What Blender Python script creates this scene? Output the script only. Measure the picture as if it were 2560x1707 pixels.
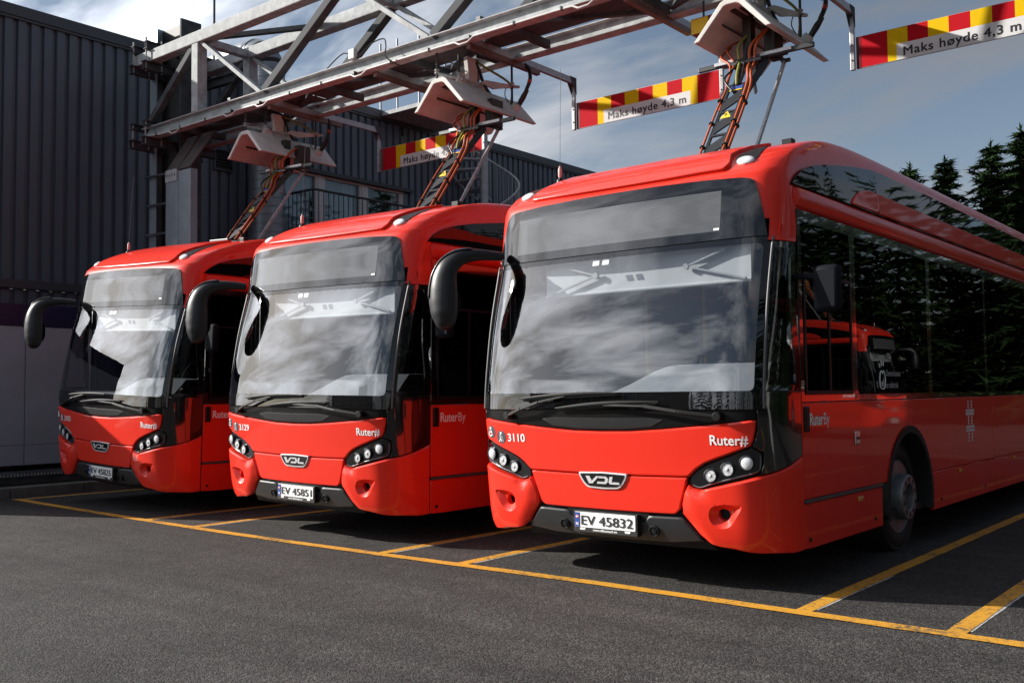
import bpy, bmesh, math, random
import numpy as np
from mathutils import Vector, Matrix, geometry

random.seed(7)
S = bpy.context.scene
COL = S.collection
for o in list(bpy.data.objects):
    bpy.data.objects.remove(o)

# ------------------------------------------------------------------ camera
cam_d = bpy.data.cameras.new('camera'); cam = bpy.data.objects.new('camera', cam_d); COL.objects.link(cam)
S.camera = cam
YAW, PIT, ROL = -0.682432, 0.051718, -0.011801
CAM = Vector((4.0, -5.991, 1.407))
fw = Vector((math.sin(YAW)*math.cos(PIT), math.cos(YAW)*math.cos(PIT), math.sin(PIT)))
rt = Vector((math.cos(YAW), -math.sin(YAW), 0)); up = rt.cross(fw)
r2 = rt*math.cos(ROL)+up*math.sin(ROL); u2 = -rt*math.sin(ROL)+up*math.cos(ROL)
cam.matrix_world = Matrix(((r2.x, u2.x, -fw.x, CAM.x), (r2.y, u2.y, -fw.y, CAM.y), (r2.z, u2.z, -fw.z, CAM.z), (0, 0, 0, 1)))
cam_d.sensor_width = 36; cam_d.lens = 2498.13/2560*36; cam_d.clip_start = .1; cam_d.clip_end = 2000

# ------------------------------------------------------------------ sky, sun, exposure
SUN_DIR = Vector((1.9, 1.0, -1.0)).normalized()            # the way the light travels
SUN_EL = math.asin(-SUN_DIR.z); SUN_AZ = math.atan2(-SUN_DIR.x, -SUN_DIR.y)
W = bpy.data.worlds.new('World'); S.world = W; W.use_nodes = True
nt = W.node_tree; nt.nodes.clear()
def N(t, **k):
    n = nt.nodes.new(t)
    for a, b in k.items(): setattr(n, a, b)
    return n
out = N('ShaderNodeOutputWorld'); bg = N('ShaderNodeBackground'); bg.inputs[1].default_value = .062
sky = N('ShaderNodeTexSky', sky_type='NISHITA', sun_disc=False)
sky.sun_elevation = SUN_EL; sky.sun_rotation = SUN_AZ; sky.altitude = 150; sky.air_density = 1.0; sky.dust_density = .9; sky.ozone_density = 1.0
# thin cloud layer: noise on a plane overhead
tc = N('ShaderNodeTexCoord'); sep = N('ShaderNodeSeparateXYZ'); nt.links.new(tc.outputs['Generated'], sep.inputs[0])
za = N('ShaderNodeMath', operation='MAXIMUM'); za.inputs[1].default_value = 0.0; nt.links.new(sep.outputs['Z'], za.inputs[0])
zb = N('ShaderNodeMath', operation='ADD'); zb.inputs[1].default_value = .22; nt.links.new(za.outputs[0], zb.inputs[0])
cmb = N('ShaderNodeCombineXYZ')
for i, ax in enumerate('XY'):
    d = N('ShaderNodeMath', operation='DIVIDE'); nt.links.new(sep.outputs[ax], d.inputs[0]); nt.links.new(zb.outputs[0], d.inputs[1]); nt.links.new(d.outputs[0], cmb.inputs[i])
mp = N('ShaderNodeMapping'); mp.inputs['Rotation'].default_value = (0, 0, .5); mp.inputs['Scale'].default_value = (1.0, 2.1, 1)
nt.links.new(cmb.outputs[0], mp.inputs[0])
noi = N('ShaderNodeTexNoise'); noi.inputs['Scale'].default_value = 1.5; noi.inputs['Detail'].default_value = 6; noi.inputs['Roughness'].default_value = .52; noi.inputs['Distortion'].default_value = .5
nt.links.new(mp.outputs[0], noi.inputs['Vector'])
rmp = N('ShaderNodeValToRGB'); rmp.color_ramp.elements[0].position = .43; rmp.color_ramp.elements[1].position = .64
rmp.color_ramp.elements[0].color = (.025, .025, .025, 1); rmp.color_ramp.elements[1].color = (.95, .95, .95, 1)
n2 = N('ShaderNodeTexNoise'); n2.inputs['Scale'].default_value = 6.5; n2.inputs['Detail'].default_value = 7; n2.inputs['Roughness'].default_value = .6; n2.inputs['Distortion'].default_value = 1.2
nt.links.new(mp.outputs[0], n2.inputs['Vector'])
cm = N('ShaderNodeMix'); cm.data_type = 'FLOAT'; cm.inputs[0].default_value = .12; nt.links.new(noi.outputs[0], cm.inputs[2]); nt.links.new(n2.outputs[0], cm.inputs[3])
nt.links.new(cm.outputs[0], rmp.inputs[0])
bw = N('ShaderNodeRGBToBW'); nt.links.new(sky.outputs[0], bw.inputs[0])
cg = N('ShaderNodeMath', operation='MULTIPLY_ADD'); cg.inputs[1].default_value = 1.0; cg.inputs[2].default_value = .45; nt.links.new(bw.outputs[0], cg.inputs[0])
# thin cloud scatters forwards: brighter towards the sun
vd = N('ShaderNodeVectorMath', operation='DOT_PRODUCT'); nt.links.new(tc.outputs['Generated'], vd.inputs[0]); vd.inputs[1].default_value = tuple(-SUN_DIR)
vm = N('ShaderNodeMath', operation='MAXIMUM'); vm.inputs[1].default_value = 0; nt.links.new(vd.outputs['Value'], vm.inputs[0])
vp = N('ShaderNodeMath', operation='POWER'); vp.inputs[1].default_value = 1.6; nt.links.new(vm.outputs[0], vp.inputs[0])
cg2 = N('ShaderNodeMath', operation='MULTIPLY_ADD'); cg2.inputs[1].default_value = 28.0; nt.links.new(vp.outputs[0], cg2.inputs[0]); nt.links.new(cg.outputs[0], cg2.inputs[2])
tint = N('ShaderNodeMix', data_type='RGBA', blend_type='MULTIPLY'); tint.inputs['Factor'].default_value = 1
nt.links.new(cg2.outputs[0], tint.inputs['A']); tint.inputs['B'].default_value = (.92, .95, 1.02, 1)
mx = N('ShaderNodeMix', data_type='RGBA'); nt.links.new(rmp.outputs[0], mx.inputs['Factor'])
hz = N('ShaderNodeMix', data_type='RGBA'); hz.inputs['Factor'].default_value = .16; nt.links.new(sky.outputs[0], hz.inputs['A'])       # thin even veil greys the blue
hb = N('ShaderNodeMix', data_type='RGBA', blend_type='MULTIPLY'); hb.inputs['Factor'].default_value = 1; nt.links.new(bw.outputs[0], hb.inputs['A']); hb.inputs['B'].default_value = (.98, 1.0, 1.06, 1)
nt.links.new(hb.outputs['Result'], hz.inputs['B']); nt.links.new(hz.outputs['Result'], mx.inputs['A']); nt.links.new(tint.outputs['Result'], mx.inputs['B'])
nt.links.new(mx.outputs['Result'], bg.inputs[0]); nt.links.new(bg.outputs[0], out.inputs[0])

sun_d = bpy.data.lights.new('sun', 'SUN'); sun_d.energy = 5.0; sun_d.angle = math.radians(.6); sun_d.color = (1, .955, .88)
sun = bpy.data.objects.new('sun', sun_d); COL.objects.link(sun)
sun.rotation_euler = SUN_DIR.to_track_quat('-Z', 'Y').to_euler(); sun.location = (-30, -20, 30)

S.render.engine = 'CYCLES'
S.view_settings.view_transform = 'Standard'; S.view_settings.look = 'None'; S.view_settings.gamma = 1
S.view_settings.use_curve_mapping = False; S.view_settings.exposure = .76

# ------------------------------------------------------------------ materials
MATS = {}
def mat(name, col=(.5, .5, .5), rough=.5, metal=0, coat=0, spec=.5, noise=0, nscale=8, rnoise=0, bump=0, bscale=40, coat_r=.03):
    if name in MATS: return MATS[name]
    m = bpy.data.materials.new(name); m.use_nodes = True; MATS[name] = m
    t = m.node_tree; p = t.nodes['Principled BSDF']
    p.inputs['Base Color'].default_value = (*col, 1); p.inputs['Roughness'].default_value = rough; p.inputs['Metallic'].default_value = metal
    p.inputs['Coat Weight'].default_value = coat; p.inputs['Coat Roughness'].default_value = coat_r; p.inputs['Specular IOR Level'].default_value = spec
    if noise or rnoise or bump:
        c = t.nodes.new('ShaderNodeTexCoord'); n = t.nodes.new('ShaderNodeTexNoise'); n.inputs['Scale'].default_value = nscale; n.inputs['Detail'].default_value = 6
        n.inputs['Roughness'].default_value = .6
        t.links.new(c.outputs['Object'], n.inputs['Vector'])
        if noise:
            r = t.nodes.new('ShaderNodeMapRange'); r.inputs[1].default_value = .3; r.inputs[2].default_value = .7; r.inputs[3].default_value = 1-noise; r.inputs[4].default_value = 1+noise
            t.links.new(n.outputs[0], r.inputs[0])
            mm = t.nodes.new('ShaderNodeMix'); mm.data_type = 'RGBA'; mm.blend_type = 'MULTIPLY'; mm.inputs['Factor'].default_value = 1
            mm.inputs['A'].default_value = (*col, 1); t.links.new(r.outputs[0], mm.inputs['B']); t.links.new(mm.outputs['Result'], p.inputs['Base Color'])
        if rnoise:
            r = t.nodes.new('ShaderNodeMapRange'); r.inputs[1].default_value = .3; r.inputs[2].default_value = .7; r.inputs[3].default_value = max(0, rough-rnoise); r.inputs[4].default_value = rough+rnoise
            t.links.new(n.outputs[0], r.inputs[0]); t.links.new(r.outputs[0], p.inputs['Roughness'])
        if bump:
            n2 = t.nodes.new('ShaderNodeTexNoise'); n2.inputs['Scale'].default_value = bscale; n2.inputs['Detail'].default_value = 4; t.links.new(c.outputs['Object'], n2.inputs['Vector'])
            b = t.nodes.new('ShaderNodeBump'); b.inputs['Strength'].default_value = bump; b.inputs['Distance'].default_value = .01; t.links.new(n2.outputs[0], b.inputs['Height']); t.links.new(b.outputs[0], p.inputs['Normal'])
    return m
def glass(name, tint, ior, rough=0.0, gl=(1, 1, 1)):
    m = bpy.data.materials.new(name); m.use_nodes = True; MATS[name] = m; t = m.node_tree; t.nodes.clear()
    o = t.nodes.new('ShaderNodeOutputMaterial'); a = t.nodes.new('ShaderNodeBsdfTransparent'); g = t.nodes.new('ShaderNodeBsdfGlossy'); f = t.nodes.new('ShaderNodeFresnel'); x = t.nodes.new('ShaderNodeMixShader')
    a.inputs[0].default_value = (*tint, 1); g.inputs['Roughness'].default_value = rough; g.inputs[0].default_value = (*gl, 1); f.inputs[0].default_value = ior
    ge = t.nodes.new('ShaderNodeNewGeometry'); fm = t.nodes.new('ShaderNodeMix'); fm.data_type = 'FLOAT'; fm.inputs[2].default_value = ior; fm.inputs[3].default_value = 1/ior    # same mirror from both sides of the pane
    t.links.new(ge.outputs['Backfacing'], fm.inputs[0]); t.links.new(fm.outputs[0], f.inputs[0])
    t.links.new(f.outputs[0], x.inputs[0]); t.links.new(a.outputs[0], x.inputs[1]); t.links.new(g.outputs[0], x.inputs[2]); t.links.new(x.outputs[0], o.inputs[0])
    return m
RED = mat('red_paint', (.76, .030, .014), .4, coat=.5, coat_r=.04, noise=.02, nscale=3, spec=.15)
BLK = mat('gloss_black', (.006, .006, .007), .12, coat=1, coat_r=.02, spec=.5)
FRIT = mat('black_printed_glass', (.005, .005, .006), .0, spec=.75)
PLA = mat('black_plastic', (.010, .010, .011), .45, noise=.2, nscale=20, spec=.3)
PLB = mat('mirror_plastic', (.013, .013, .015), .42, noise=.1, nscale=20, bump=.06, bscale=300)
BUMP = mat('charcoal_bumper', (.019, .020, .022), .42, noise=.1, nscale=10)
RUB = mat('rubber', (.007, .007, .007), .75, noise=.3, nscale=20)
RUBG = mat('grey_rubber', (.07, .07, .072), .5)
ALU = mat('aluminium', (.36, .36, .37), .42, metal=.5, noise=.15, nscale=15)
CHR = mat('chrome', (.8, .8, .82), .12, metal=1)
WHT = mat('white_decal', (.88, .88, .88), .5)
DGR = mat('slate_decal', (.045, .048, .06), .5)
LENS = mat('lamp_lens', (.62, .63, .65), .12, coat=1, noise=.22, nscale=90)
REFL = mat('lamp_reflector', (.60, .60, .62), .25, metal=.2, coat=1, noise=.55, nscale=60)
SILV = mat('badge_silver', (.66, .66, .67), .3, metal=.2, coat=.5)
DMP = mat('driver_mirror_plastic', (.010, .011, .015), .6, spec=.06)
COWL = mat('cowl_black', (.006, .006, .006), .28, spec=.2)
AMB = mat('amber_lens', (.7, .28, .02), .25, coat=1)
PLATE = mat('plate_white', (.8, .8, .79), .4)
BLUE = mat('plate_blue', (.012, .06, .30), .4)
TXT = mat('plate_black', (.01, .01, .012), .5)
INT = mat('interior_dark', (.018, .018, .02), .6, noise=.2)
DASH = mat('dashboard_grey', (.20, .205, .22), .55, noise=.1)
BLIND = mat('blind_fabric', (.46, .47, .49), .8, noise=.06, nscale=4)
ARMG = mat('blind_arm_grey', (.30, .31, .33), .5)
YEL = mat('handrail_yellow', (.75, .42, .02), .4)
SEAT = mat('seat_fabric', (.03, .03, .035), .8)
GLW = glass('windscreen_glass', (.80, .83, .84), 2.1)
GLS = glass('tinted_side_glass', (.05, .055, .06), 1.45, gl=(.5, .5, .5))
SBG = mat('side_band_glass', (.004, .004, .005), .02, spec=.3)
GLQ = glass('quarter_glass', (.30, .32, .33), 1.5)
GLB = glass('house_window_glass', (.80, .85, .87), 1.42)
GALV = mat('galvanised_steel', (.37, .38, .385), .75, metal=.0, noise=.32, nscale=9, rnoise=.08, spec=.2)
GALD = mat('dark_galvanised_steel', (.068, .072, .078), .75, metal=.0, noise=.4, nscale=6, rnoise=.08, spec=.15)  # the same steel in a much darker grey
GRP = mat('hood_grp', (.55, .53, .50), .7, noise=.2, nscale=4, spec=.15)
ORC = mat('orange_cable', (.40, .072, .015), .45)
YGC = mat('yellow_green_cable', (.20, .21, .04), .45)
BKC = mat('black_cable', (.012, .012, .012), .4)
PAN = mat('pantograph_black', (.014, .015, .017), .4, noise=.15)
SRED = mat('sign_red', (.45, .006, .014), .7, spec=.08)
SYEL = mat('sign_yellow', (.70, .45, .005), .7, spec=.08)
SWHT = mat('sign_white', (.62, .62, .63), .7, spec=.08)
CLAD = mat('wall_cladding', (.088, .104, .132), .45, noise=.08, nscale=.8)
FLASH = mat('roof_flashing', (.05, .051, .06), .4)
CAB = mat('cabinet_grey', (.36, .41, .47), .5, noise=.08, nscale=2)
CABB = mat('cabinet_blue', (.004, .011, .055), .45)
CONC = mat('concrete', (.14, .135, .125), .85, noise=.3, nscale=6, bump=.3, bscale=30)
WFR = mat('window_frame_white', (.55, .54, .54), .5)
CURT = mat('curtain', (.50, .56, .60), .9, noise=.15, nscale=2)
STEP = mat('stair_steel', (.38, .40, .42), .5, metal=.2, noise=.2)
RAILM = mat('railing_dark', (.03, .033, .038), .5)
DUCT = mat('duct_steel', (.24, .26, .28), .45, metal=.6, noise=.15, nscale=3)
BARK = mat('bark', (.06, .045, .035), .9, noise=.3)
CABLEW = mat('pale_conduit', (.45, .44, .43), .5)
GRN = mat('green_lamp', (.05, .8, .2), .4)
WLBL = mat('label_yellow', (.75, .5, .02), .5)
LBLB = mat('label_blue', (.03, .07, .25), .4)

# ------------------------------------------------------------------ mesh helpers
def tag(o, label=None, cat=None, group=None, kind=None):
    if label: o['label'] = label
    if cat: o['category'] = cat
    if group: o['group'] = group
    if kind: o['kind'] = kind
    return o
def empty(name, loc=(0, 0, 0)):
    o = bpy.data.objects.new(name, None); COL.objects.link(o); o.location = loc; o.empty_display_size = .2
    return o
def link(name, me, m, parent=None, smooth=None):
    if m is not None and not me.materials: me.materials.append(m)
    o = bpy.data.objects.new(name, me); COL.objects.link(o)
    if parent is not None: o.parent = parent
    if smooth is not None and len(me.polygons):
        me.polygons.foreach_set('use_smooth', [True]*len(me.polygons))
        if smooth < 180: me.set_sharp_from_angle(angle=math.radians(smooth))
    return o
class MB:
    def __init__(s): s.v = []; s.f = []
    def add(s, vs, fs):
        n = len(s.v); s.v += [tuple(a) for a in vs]; s.f += [tuple(i+n for i in q) for q in fs]; return s
    def box(s, x0, x1, y0, y1, z0, z1):
        return s.add([(x0, y0, z0), (x1, y0, z0), (x1, y1, z0), (x0, y1, z0), (x0, y0, z1), (x1, y0, z1), (x1, y1, z1), (x0, y1, z1)],
                     [(0, 3, 2, 1), (4, 5, 6, 7), (0, 1, 5, 4), (1, 2, 6, 5), (2, 3, 7, 6), (3, 0, 4, 7)])
    def bar(s, a, b, w, h, upv=(0, 0, 1), prof=None):
        a = Vector(a); b = Vector(b); d = (b-a).normalized(); u = Vector(upv); sd = d.cross(u)
        if sd.length < 1e-4: sd = d.cross(Vector((0, 1, 0)))
        sd.normalize(); u = sd.cross(d)
        prof = prof or [(-w/2, -h/2), (w/2, -h/2), (w/2, h/2), (-w/2, h/2)]
        n = len(prof); vs = [a+sd*p+u*q for p, q in prof]+[b+sd*p+u*q for p, q in prof]
        fs = [(i, (i+1) % n, (i+1) % n+n, i+n) for i in range(n)]+[tuple(range(n-1, -1, -1)), tuple(range(n, 2*n))]
        return s.add(vs, fs)
    def ibeam(s, a, b, w, h, tf=.014, tw=.01, upv=(0, 0, 1)):
        p = [(-w/2, -h/2), (w/2, -h/2), (w/2, -h/2+tf), (tw/2, -h/2+tf), (tw/2, h/2-tf), (w/2, h/2-tf), (w/2, h/2), (-w/2, h/2), (-w/2, h/2-tf), (-tw/2, h/2-tf), (-tw/2, -h/2+tf), (-w/2, -h/2+tf)]
        a = Vector(a); b = Vector(b); d = (b-a).normalized(); u = Vector(upv); sd = d.cross(u); sd.normalize(); u = sd.cross(d); n = 12
        vs = [a+sd*x+u*y for x, y in p]+[b+sd*x+u*y for x, y in p]
        fs = [(i, (i+1) % n, (i+1) % n+n, i+n) for i in range(n)]
        for k in (0, n):
            q = [(0, 1, 2, 11), (11, 2, 3, 10), (10, 3, 4, 9), (9, 4, 5, 8), (8, 5, 6, 7)]
            fs += [tuple(i+k for i in (c if k else c[::-1])) for c in q]
        return s.add(vs, fs)
    def tube(s, pts, r, n=8, cap=True, sx=1):
        P = [Vector(p) for p in pts]; rs = r if isinstance(r, (list, tuple)) else [r]*len(P); vs = []; prev = None
        for i, p in enumerate(P):
            d = (P[min(i+1, len(P)-1)]-P[max(i-1, 0)]).normalized()
            if prev is None:
                a = d.cross(Vector((0, 0, 1)));  a = a if a.length > 1e-3 else d.cross(Vector((0, 1, 0)))
            else: a = prev-d*prev.dot(d)
            a.normalize(); prev = a; b = d.cross(a)
            for k in range(n):
                t = 2*math.pi*k/n; vs.append(p+(a*math.cos(t)*sx+b*math.sin(t))*rs[i])
        fs = [(i*n+k, i*n+(k+1) % n, (i+1)*n+(k+1) % n, (i+1)*n+k) for i in range(len(P)-1) for k in range(n)]
        if cap: fs += [tuple(range(n-1, -1, -1)), tuple(range((len(P)-1)*n, len(P)*n))]
        return s.add(vs, fs)
    def lathe(s, prof, axis_o, axis_d, n=24, sq=1):   # prof: (r, t) along axis
        o = Vector(axis_o); d = Vector(axis_d).normalized(); a = d.cross(Vector((0, 0, 1))); a = a if a.length > 1e-3 else Vector((1, 0, 0)); a.normalize(); b = d.cross(a)
        vs = [o+d*t+(a*math.cos(2*math.pi*k/n)+b*math.sin(2*math.pi*k/n)*sq)*r for r, t in prof for k in range(n)]
        fs = [(i*n+k, i*n+(k+1) % n, (i+1)*n+(k+1) % n, (i+1)*n+k) for i in range(len(prof)-1) for k in range(n)]
        if prof[0][0] > 1e-5: fs.append(tuple(range(n-1, -1, -1)))
        if prof[-1][0] > 1e-5: fs.append(tuple(range((len(prof)-1)*n, len(prof)*n)))
        return s.add(vs, fs)
    def prism(s, poly, f0, f1):   # poly of (u,v), f0/f1 map to 3-D
        n = len(poly); vs = [f0(*p) for p in poly]+[f1(*p) for p in poly]
        fs = [tuple(range(n-1, -1, -1)), tuple(range(n, 2*n))]+[(i, (i+1) % n, (i+1) % n+n, i+n) for i in range(n)]
        return s.add(vs, fs)
    def mesh(s, name='m', fix=True):
        me = bpy.data.meshes.new(name); me.from_pydata(s.v, [], s.f); me.validate()
        if fix:
            bm = bmesh.new(); bm.from_mesh(me); bmesh.ops.recalc_face_normals(bm, faces=bm.faces); bm.to_mesh(me); bm.free()
        me.update(); return me
    def build(s, name, m, parent=None, smooth=None, bevel=0, fix=True):
        o = link(name, s.mesh(name, fix), m, parent, smooth)
        if bevel:
            b = o.modifiers.new('bevel', 'BEVEL'); b.width = bevel; b.segments = 2; b.limit_method = 'ANGLE'
        return o
def smooth_pts(P, n=6):
    P = [Vector(p) for p in P]; out = []
    for i in range(len(P)-1):
        a = P[max(i-1, 0)]; b = P[i]; c = P[i+1]; d = P[min(i+2, len(P)-1)]
        for k in range(n):
            t = k/n; out.append(.5*((2*b)+(c-a)*t+(2*a-5*b+4*c-d)*t*t+(3*b-a-3*c+d)*t**3))
    return out+[P[-1]]
def sstep(a, b, x):
    t = min(1, max(0, (x-a)/(b-a))); return t*t*(3-2*t)
def inpoly(x, y, P):
    c = False; j = len(P)-1
    for i in range(len(P)):
        xi, yi = P[i]; xj, yj = P[j]
        if (yi > y) != (yj > y) and x < (xj-xi)*(y-yi)/(yj-yi)+xi: c = not c
        j = i
    return c
def densify(P, res):
    o = []
    for i in range(len(P)):
        a = P[i]; b = P[(i+1) % len(P)]; L = math.hypot(b[0]-a[0], b[1]-a[1]); n = max(1, int(math.ceil(L/res)))
        o += [(a[0]+(b[0]-a[0])*k/n, a[1]+(b[1]-a[1])*k/n) for k in range(n)]
    return o
def area(P): return sum(P[i][0]*P[(i+1) % len(P)][1]-P[(i+1) % len(P)][0]*P[i][1] for i in range(len(P)))/2
def roundc(P, r, n=4):   # round the corners of a polygon
    o = []
    for i in range(len(P)):
        a = Vector(P[i-1]); b = Vector(P[i]); c = Vector(P[(i+1) % len(P)])
        u = a-b; w = c-b; q = min(r, u.length*.45, w.length*.45)
        p = b+u.normalized()*q; s_ = b+w.normalized()*q
        for k in range(n+1):
            t = k/n; v = p*(1-t)**2+b*2*t*(1-t)+s_*t*t; o.append((v.x, v.y))
    return o
def inset(P, d):
    o = []
    for i in range(len(P)):
        a = Vector(P[i-1]); b = Vector(P[i]); c = Vector(P[(i+1) % len(P)])
        e1 = (b-a); e2 = (c-b)
        if e1.length < 1e-9 or e2.length < 1e-9: o.append(P[i]); continue
        n1 = Vector((-e1.y, e1.x)).normalized(); n2 = Vector((-e2.y, e2.x)).normalized(); m_ = n1+n2
        if m_.length < 1e-6: o.append(P[i]); continue
        m_.normalize(); k = d/max(.5, m_.dot(n1)); o.append((b.x+m_.x*k, b.y+m_.y*k))
    return o
def cdt(poly, holes, grid):
    vs = [Vector(p) for p in poly]; ed = [(i, (i+1) % len(poly)) for i in range(len(poly))]
    for h in holes:
        n = len(vs); vs += [Vector(p) for p in h]; ed += [(n+i, n+(i+1) % len(h)) for i in range(len(h))]
    vs += [Vector(p) for p in grid]
    V, E, F, ov, oe, of = geometry.delaunay_2d_cdt(vs, ed, [], 0, 1e-6)
    inv = {}
    for i, l in enumerate(ov):
        for k in l: inv[k] = i
    T = []
    for f in F:
        cx = sum(V[i].x for i in f)/len(f); cy = sum(V[i].y for i in f)/len(f)
        if inpoly(cx, cy, poly) and not any(inpoly(cx, cy, h) for h in holes):
            f = list(f); 
            if area([tuple(V[i]) for i in f]) < 0: f.reverse()
            T.append(f)
    return [tuple(v) for v in V], T, inv
def panel(name, poly, mp_, m, parent, off=0, bevel=.006, depth=.02, res=.06, holes=(), offf=None, flip=False, extra=(), smooth=35, grid=True, crease=0):
    poly = list(poly)
    if area(poly) < 0: poly.reverse()
    poly = densify(poly, res)
    ins = inset(poly, bevel) if bevel else poly
    G = list(extra)
    if grid:
        xs = [p[0] for p in ins]; ys = [p[1] for p in ins]; sm = inset(ins, res*.45)
        x = min(xs)+res*.5
        while x < max(xs):
            y = min(ys)+res*.5
            while y < max(ys):
                if inpoly(x, y, sm) and not any(inpoly(x, y, inset(h if area(h) > 0 else h[::-1], -res*.4)) for h in holes): G.append((x, y))
                y += res
            x += res
    V, T, inv = cdt(ins, holes, G)
    of_ = offf or (lambda a, b: 0)
    vs = [mp_(a, b, off+of_(a, b)) for a, b in V]; fs = [tuple(t) for t in T]
    n = len(poly); ring = [inv[i] for i in range(n)]; rings = [list(ring)]
    if bevel:
        b0 = len(vs); vs += [mp_(a, b, off+of_(a, b)-bevel) for a, b in poly]
        fs += [(b0+i, b0+(i+1) % n, ring[(i+1) % n], ring[i]) for i in range(n)]; ring = list(range(b0, b0+n)); rings.append(list(ring))
    if depth:
        b0 = len(vs); vs += [mp_(a, b, off+of_(a, b)-bevel-depth) for a, b in poly]
        fs += [(b0+i, b0+(i+1) % n, ring[(i+1) % n], ring[i]) for i in range(n)]
        k = n
        for h in holes:
            hr = [inv[k+i] for i in range(len(h))]; k += len(h); rings.append(list(hr)); b0 = len(vs); q = len(h)
            vs += [mp_(a, b, off+of_(a, b)-bevel-depth) for a, b in h]
            fs += [((b0+(i+1) % q), b0+i, hr[i], hr[(i+1) % q]) if area(h) > 0 else (b0+i, b0+(i+1) % q, hr[(i+1) % q], hr[i]) for i in range(q)]
    if flip: fs = [f[::-1] for f in fs]
    me = bpy.data.meshes.new(name); me.from_pydata([tuple(v) for v in vs], [], fs); me.update()
    me.polygons.foreach_set('use_smooth', [True]*len(me.polygons))
    if crease: me.set_sharp_from_angle(angle=math.radians(crease))
    pairs = {frozenset((r_[i], r_[(i+1) % len(r_)])) for r_ in rings for i in range(len(r_))}
    for e in me.edges:
        if frozenset(e.vertices) in pairs: e.use_edge_sharp = True
    return link(name, me, m, parent)
def text_mesh(s, size, bold=0, _n=0, shear=0, ext=0.0, sx=1.0, space=1.0):
    c = bpy.data.curves.new('t', 'FONT'); c.body = s; c.size = size; c.offset = 0; c.shear = shear; c.extrude = ext; c.resolution_u = 3; c.space_character = space
    o = bpy.data.objects.new('t', c); COL.objects.link(o)
    dg = bpy.context.evaluated_depsgraph_get(); me = bpy.data.meshes.new_from_object(o.evaluated_get(dg)); bpy.data.objects.remove(o); bpy.data.curves.remove(c)
    for v in me.vertices: v.co.x *= sx
    return me
def text(name, s, size, m, parent, mapf, u0, v0, width=None, align='l', bold=0, **k):
    me = text_mesh(s, size, **k)
    if bold > 0:
        bm = bmesh.new()
        for i, (du, dv) in enumerate(((0, 0), (bold, 0), (-bold, 0), (0, bold*.8), (0, -bold*.8), (bold*.7, bold*.6), (-bold*.7, -bold*.6), (bold*.7, -bold*.6), (-bold*.7, bold*.6))):
            n0 = len(bm.verts); bm.from_mesh(me); bm.verts.ensure_lookup_table()
            for v in bm.verts[n0:]: v.co += Vector((du, dv, i*.00012))
        bm.to_mesh(me); bm.free()
    xs = [v.co.x for v in me.vertices]; w = max(xs)-min(xs); mn = min(xs); f = 1
    if width: f = width/w; w = width
    sh = {'l': 0, 'c': -w/2, 'r': -w}[align]
    for v in me.vertices: v.co = Vector(mapf(u0+sh+(v.co.x-mn)*f, v0+v.co.y, v.co.z))
    me.update(); return link(name, me, m, parent)
def kids(o): return [c for c in bpy.data.objects if c.parent == o]
def copy_tree(o, parent=None, skip=()):
    c = o.copy(); COL.objects.link(c); c.parent = parent
    for ch in KIDS.get(o.name, []):
        if ch not in skip: copy_tree(ch, c, skip)
    return c
KIDS = {}
def index_kids():
    KIDS.clear()
    for o in bpy.data.objects:
        if o.parent: KIDS.setdefault(o.parent.name, []).append(o)
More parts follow.
